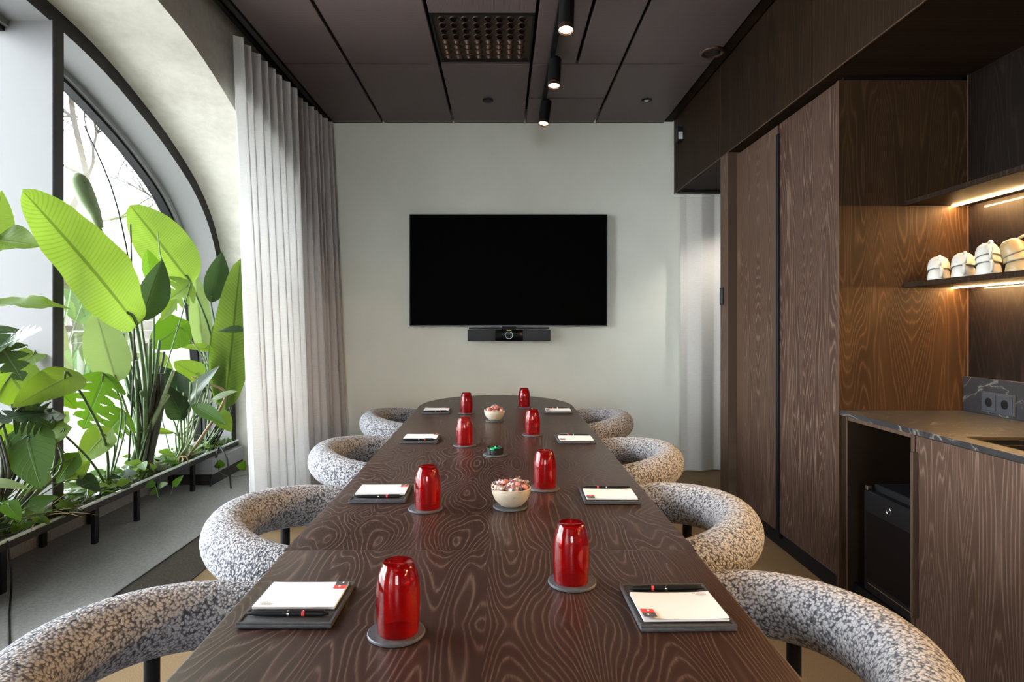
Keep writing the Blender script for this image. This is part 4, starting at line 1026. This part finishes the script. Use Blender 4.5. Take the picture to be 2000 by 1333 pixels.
# large-leaved plant at the left edge
o4 = Vector((XP+.03,2.66,PZ1)); s4 = plant('monstera', 'large leaved monstera at the left picture edge, dark and glossy leaves', o4)
def b4(): return bs(o4,.06,.12)
mk(s4,o4,'monstera',(-22,690,2.62),(74,636,2.60),112,'leaf_gloss',(.25,-.45,.85),b4(),'stem',.008,None,droop=.10,fold=.10)
mk(s4,o4,'monstera',(-25,640,2.65),(46,735,2.58),92,'leaf_gloss',(.3,-.5,.8),b4(),'stem',.008,None,droop=.14,fold=.10)
mk(s4,o4,'lance',(-22,500,2.55),(4,372,2.55),62,'leaf_bright',(.7,-.7,.1),b4(),'stem',.008,(-30,720,2.6),droop=.02,fold=.2)
mk(s4,o4,'lance',(-14,470,2.52),(66,470,2.48),72,'leaf_lime',(.2,-.75,.6),b4(),'stem',.007,(-35,700,2.6),droop=.16,fold=.3,wave=.02)
mk(s4,o4,'lance',(-25,596,2.55),(128,582,2.55),52,'leaf_lime',(.1,-.45,.9),b4(),'stem',.007,(-35,760,2.6),droop=.16,fold=.25,wave=.02)
mk(s4,o4,'monstera',(118,808,2.85),(-30,800,2.55),90,'leaf_net_dark',(.2,-.35,.9),None,droop=.22,fold=.05)
mk(s4,o4,'monstera',(36,800,2.72),(112,838,2.85),90,'leaf_net_dark',(.2,-.8,.5),b4(),'stem_dark',.008,None,droop=.14)
mk(s4,o4,'heart',(52,852,2.78),(78,955,2.72),98,'leaf_mid',(.3,-.95,.1),b4(),'stem',.007,None,droop=.05,fold=.06)
mk(s4,o4,'heart',(20,735,2.85),(70,800,2.85),95,'leaf_lime',(.3,-.8,.4),b4(),'stem',.006,None,droop=.1)
mk(s4,o4,'heart',(60,720,3.0),(0,770,2.9),85,'leaf_lime',(.3,-.8,.4),b4(),'stem',.006,None,droop=.1)
mk(s4,o4,'heart',(125,842,3.0),(60,868,2.95),55,'leaf_lime',(.2,-.6,.7),b4(),'stem',.005,None,droop=.1)
mk(s4,o4,'heart',(-15,945,2.5),(56,950,2.52),34,'leaf_pale',(.1,-.3,.95),b4(),'stem',.005,None,droop=.1)
mk(s4,o4,'heart',(145,895,3.0),(108,945,2.95),45,'leaf_mid',(.2,-.9,.3),b4(),'stem',.005,None,droop=.1)
for (b_,t_,w_,m_,n_) in (((36,905,2.95),(-8,930,2.85),60,'leaf_lime',(.3,-.8,.4)),((70,690,3.0),(28,720,2.9),55,'leaf_lime',(.2,-.7,.6)),((92,905,3.05),(122,872,3.1),46,'leaf_lime',(.3,-.8,.4)),
    ((20,870,2.8),(-16,820,2.75),62,'leaf_lime',(.5,-.8,.2)),((112,760,3.12),(150,800,3.15),40,'leaf_mid',(.3,-.8,.4)),((86,930,2.9),(40,965,2.8),48,'leaf_lime',(.2,-.6,.7)),((140,930,3.1),(176,900,3.15),44,'leaf_lime',(.2,-.8,.5)),
    ((160,935,3.1),(196,958,3.1),36,'leaf_net_dark',(.2,-.5,.8)),((62,990,2.75),(110,968,2.8),40,'leaf_mid',(.2,-.6,.8)),((14,985,2.62),(40,1015,2.6),34,'leaf_mid',(.2,-.6,.8))):
    mk(s4,o4,'heart',b_,t_,w_,m_,n_,b4(),'stem',.004,None,droop=.1)
for k in range(9):
    stem(s4,[b4(),P(5+k*14,920,2.72+.03*k),P(-20+k*14,R.randint(790,880),2.7+.03*k)],R.uniform(.006,.010),M[R.choice(['stem','stem_dark'])],o4)
for k in range(3): stem(s4,[o4+Vector((-.06+.02*k,-.02+.05*k,-.02)),P(4+7*k,940,2.72),P(-12+6*k,850,2.72)],.009,M['stem_dark'],o4,name='trunk')
# philodendron toward the far end
o5 = Vector((XP+.05,4.22,PZ1)); s5 = plant('philodendron', 'leafy philodendron between the two birds of paradise', o5)
def b5(): return bs(o5,.03,.05)
mk(s5,o5,'heart',(352,640,4.1),(292,680,4.0),78,'leaf_mid',(.25,-.95,.1),b5(),'stem_pale',.006,(410,740,4.3),droop=.03,fold=.1)
mk(s5,o5,'heart',(352,772,4.15),(296,714,4.1),66,'leaf_net_dark',(.4,-.9,.1),b5(),'stem',.006,None,droop=.05,fold=.12)
mk(s5,o5,'heart',(352,810,4.12),(324,752,4.05),48,'leaf_net_dark',(.5,-.8,.1),b5(),'stem',.006,None,droop=.05)
mk(s5,o5,'lance',(358,792,4.18),(420,712,4.2),34,'leaf_dark',(-.2,-.8,.5),b5(),'stem',.006,None,droop=.12,fold=.2)
mk(s5,o5,'heart',(388,735,4.4),(338,706,4.35),50,'leaf_lime',(.2,-.9,.3),b5(),'stem',.005,None,droop=.1)
mk(s5,o5,'lance',(408,786,4.3),(460,760,4.25),26,'leaf_pale',(.1,-.5,.85),b5(),'stem',.005,None,droop=.1)
mk(s5,o5,'lance',(376,790,4.1),(440,826,3.95),32,'leaf_mid',(.1,-.6,.8),b5(),'stem',.005,None,droop=.06)
mk(s5,o5,'lance',(340,846,4.0),(266,838,3.8),28,'leaf_lime',(.1,-.5,.85),b5(),'stem_pale',.005,None,droop=.10)
mk(s5,o5,'heart',(408,682,4.4),(346,674,4.3),30,'leaf_lime',(.1,-.5,.85),b5(),'stem',.005,None,droop=.08)
mk(s5,o5,'lance',(400,752,4.35),(362,800,4.3),36,'leaf_dark',(.3,-.8,.4),b5(),'stem',.005,None,droop=.08)
mk(s5,o5,'heart',(300,700,4.25),(340,745,4.2),44,'leaf_lime',(.3,-.8,.4),b5(),'stem',.004,None,droop=.08)
mk(s5,o5,'lance',(420,800,4.4),(452,842,4.3),34,'leaf_lime',(.2,-.7,.6),b5(),'stem',.005,None,droop=.08)
for k in range(6): stem(s5,[b5(),P(348+6*k,850,4.15),P(330+14*k,R.randint(740,800),4.15)],.0085,M[R.choice(['stem','stem_pale'])],o5)
stem(s5,[o5+Vector((.02,.10,0)),P(440,778,4.36),P(405,750,4.32),P(374,736,4.28)],.011,mottled('woody_stem',(.18,.12,.06),(.26,.18,.10),30,.7),o5,name='woody_stem')
for k in range(5):
    a = k*1.3; stem(s5,[o5+Vector((.03,-.02,.03)),o5+Vector((.06+.02*math.cos(a),-.03+.03*math.sin(a),.04)),o5+Vector((.07+.03*math.cos(a),-.04+.05*math.sin(a),-.01))],.005,M['dry'],o5,6,'aerial_root')
# spider plants
def spider(o, lab, n, mm, ln=.16):
    s = plant('spider_plant', lab, o, None)
    for k in range(n):
        a = k*2*pi/n+R.uniform(-.2,.2); e = R.uniform(.25,1.1); l = ln*R.uniform(.7,1.2)
        d = Vector((math.cos(a)*math.cos(e), math.sin(a)*math.cos(e), math.sin(e)))
        leaf(s,'strap',o+Vector((0,0,.005)),o+d*l,.013,(0,0,1),M[mm],droop=.35,fold=.3,org=o,nu=8)
    return s
spider(Vector((XP+.07,4.36,PZ1)),'small spider plant with thin striped leaves near the far planter end',22,'leaf_var')
spider(Vector((XP+.07,4.60,PZ1)),'small spider plant below the curtain edge',16,'leaf_dark')
spider(Vector((XP+.06,2.95,PZ1)),'grassy tuft of withered strap leaves in front of the mullion',26,'dry',.24)
spider(Vector((XP+.08,3.12,PZ1)),'small tuft of green blades beside the planter rim near the mullion',14,'leaf_mid',.14)
# pothos ground cover: several plants, each with its own leaves
pw = ['in front of the mullion','between the mullion and the tall stalks','at the foot of the tall stalks','right of the tall stalks','in front of the philodendron','at the far planter end','at the left picture edge','behind the rim below the big split leaf']
for k, (y, n, ang) in enumerate(((3.02,26,0),(3.32,30,0),(3.62,30,0),(3.85,22,0),(4.12,14,0),(4.62,14,0),(2.72,22,0),(3.20,22,0))):
    o = Vector((XP+.03+R.uniform(-.02,.05), y, PZ1)); s = plant('pothos', f'low green pothos {pw[k]}', o, None)
    for i in range(n):
        q = o+Vector((R.uniform(-.10,.11), R.uniform(-.20,.20), R.uniform(.015,.11)))
        a = R.uniform(0,6.28); l = R.uniform(.045,.085); d = Vector((math.cos(a),math.sin(a),R.uniform(-.35,.3)))
        leaf(s,'heart',q,q+d*l,l*.72,(R.uniform(-.4,.6),R.uniform(-.7,.1),.8),M[R.choice(['leaf_mid','leaf_lime','leaf_lime','leaf_mid','leaf_lime','leaf_net_dark'])],droop=.12,fold=.15,org=o)
        if i % 3 == 0: stem(s,[o+(q-o)*.2+Vector((0,0,-.02)),(o+q)/2+Vector((0,0,.02)),q],.0025,M['stem'],o,5)
# trailing vines over the rim
def vine(pts, lab, lv):
    V = [P(*p) for p in pts]; o = V[0]; s = plant('trailing_pothos', lab, o, None)
    stem(s, V, .0032, M['stem'], o, 6)
    for (px,py,Z,tx,ty,w) in lv:
        leaf(s,'heart',P(px,py,Z),P(tx,ty,Z-.03),w/F*Z,(.5,-.7,.5),M['leaf_mid'],droop=.12,org=o)
vine([(297,938,3.72),(305,955,3.66),(312,975,3.63),(330,972,3.63),(338,950,3.64)],'short pothos vine hanging over the planter rim right of the stalks',[(300,945,3.68,282,952,16),(340,948,3.64,356,930,14),(312,950,3.66,326,944,14),(306,958,3.66,292,968,14)])
vine([(424,880,4.55),(428,920,4.5),(448,931,4.5),(480,928,4.45),(498,925,4.4)],'thin pothos vine with round leaves trailing towards the curtain foot',[(428,912,4.5,430,900,22),(408,925,4.5,396,930,20),(470,915,4.45,478,902,20),(494,928,4.38,502,920,20)])
vine([(170,945,3.2),(168,975,3.1),(120,1012,2.95),(60,1038,2.8),(-10,1058,2.62)],'bare brown runner lying along the planter rim',[(172,950,3.2,184,944,16)])
# undergrowth: moss and tiny sprigs nobody could count
ug = MB()
for k in range(2600):
    x = R.uniform(PX0+.02,PX1-.012); y = R.uniform(1.4,4.95); z = PZ1+R.uniform(-.004,.03); a = R.random()*6.28; l = R.uniform(.012,.03)
    d = Vector((math.cos(a)*l, math.sin(a)*l, R.uniform(.0,.03))); sd = Vector((-math.sin(a), math.cos(a), .2))*l*.28; p0 = Vector((x,y,z))
    ug.add([p0, p0+d*.5+sd, p0+d, p0+d*.5-sd], [(0,1,2,3)])
ug.uv = [(0,.5),(.5,1),(1,.5),(.5,0)]*2600
tag(ug.build('undergrowth', M['leaf_mid']), 'low mossy undergrowth covering the planter soil', 'undergrowth', kind='stuff')
# cables from the planter
tag(MB().tube([P(428,872,4.55),P(420,900,4.50),P(414,930,4.46),P(409,962,4.40),P(392,995,4.25),P(378,1025,4.05),P(369,1046,3.9)],.007,8).build('cable', M['black'], None, True), 'black cable hanging from the far planter end to the floor', 'cable')
tag(MB().tube([P(430,872,4.55),P(443,895,4.5),P(449,930,4.42),P(452,965,4.35),P(458,1000,4.25)],.0065,8).build('cable', M['black'], None, True), 'second black cable falling behind the sheer curtain', 'cable')
tag(MB().tube([(-2.112,2.655,.32),(-2.10,2.66,.2),(-2.10,2.66,.11),(-2.07,2.62,SILL+.004),(-1.95,2.46,SILL+.004),(-1.72,2.17,SILL+.004)],.004,6).build('cable', M['black'], None, True), 'thin black cable running beside the nearest planter leg', 'cable')

# ---- outside ---------------------------------------------------------------------------
struct(MB().box(-60,60,-40,-6.1,-.3,-.02).build('ground', M['pave']))
struct(MB().box(-60,-2.57,-6.1,60,-.3,-.02).build('ground', M['pave']), 'pale paving outside the arched window')
ow = thing('garden_wall', 'pale stone wall of coursed blocks beyond the window', 'wall', (0,0,0))
wy0, wx = 8.0, -13.0
for j in range(7):
    x_ = 0; y = wy0-(.4 if j % 2 else 0)
    while y < 34:
        l = R.uniform(.7,1.2); d = R.uniform(0,.04)
        MB().bbox(wx-.3,wx+d,y+.012,y+l-.012,-.02+j*.36+.01,-.02+(j+1)*.36-.01,.012,1).build('stone_block', M['stone_out'], ow); y += l
def tree(x, y, h, lab, seed):
    rr = random.Random(seed); t = thing('bare_tree', lab, 'tree', (x,y,-.02), 0, None)
    tk = [Vector((0,0,0))]
    for k in range(1,9): tk.append(Vector((rr.uniform(-.06,.06)*k, rr.uniform(-.06,.06)*k, h*k/8)))
    MB().tube(tk, [.085*(1-.09*k) for k in range(9)], 10).build('trunk', M['bark'], t, True)
    def grow(mb, p, d, l, r, lv):
        pts = [p]; q = p.copy(); n = 5
        for k in range(n):
            d = (d+Vector((rr.uniform(-.28,.28), rr.uniform(-.28,.28), rr.uniform(-.14,.24)))).normalized(); q = q+d*(l/n); pts.append(q.copy())
            if lv < 3 and k > 0:
                for s_ in range(1 if lv else 2):
                    e = (d+Vector((rr.uniform(-1,1), rr.uniform(-1,1), rr.uniform(-.4,.7)))*.8).normalized(); grow(mb, q, e, l*.55, r*.5, lv+1)
        mb.tube(pts, [r*(1-.13*k) for k in range(n+1)], 5 if lv else 7)
    for i in range(9):
        z = h*(.22+.075*i); k = min(8, int(z/h*8)); a = i*2.4+rr.uniform(-.5,.5)
        mb = MB(); grow(mb, tk[k]*1.0, Vector((math.cos(a), math.sin(a), .45)), rr.uniform(1.8,2.8), .030, 0)
        mb.build('branch', M['bark'], t, True)
tree(-7.9,11.4,8.0,'pale bare tree outside, trunk close beside the window mullion',4)
tree(-9.0,17.5,8.5,'bare tree outside standing behind the big bright leaves',9)
tree(-11.0,24.0,9.0,'bare tree outside, farthest one near the arch frame',15)
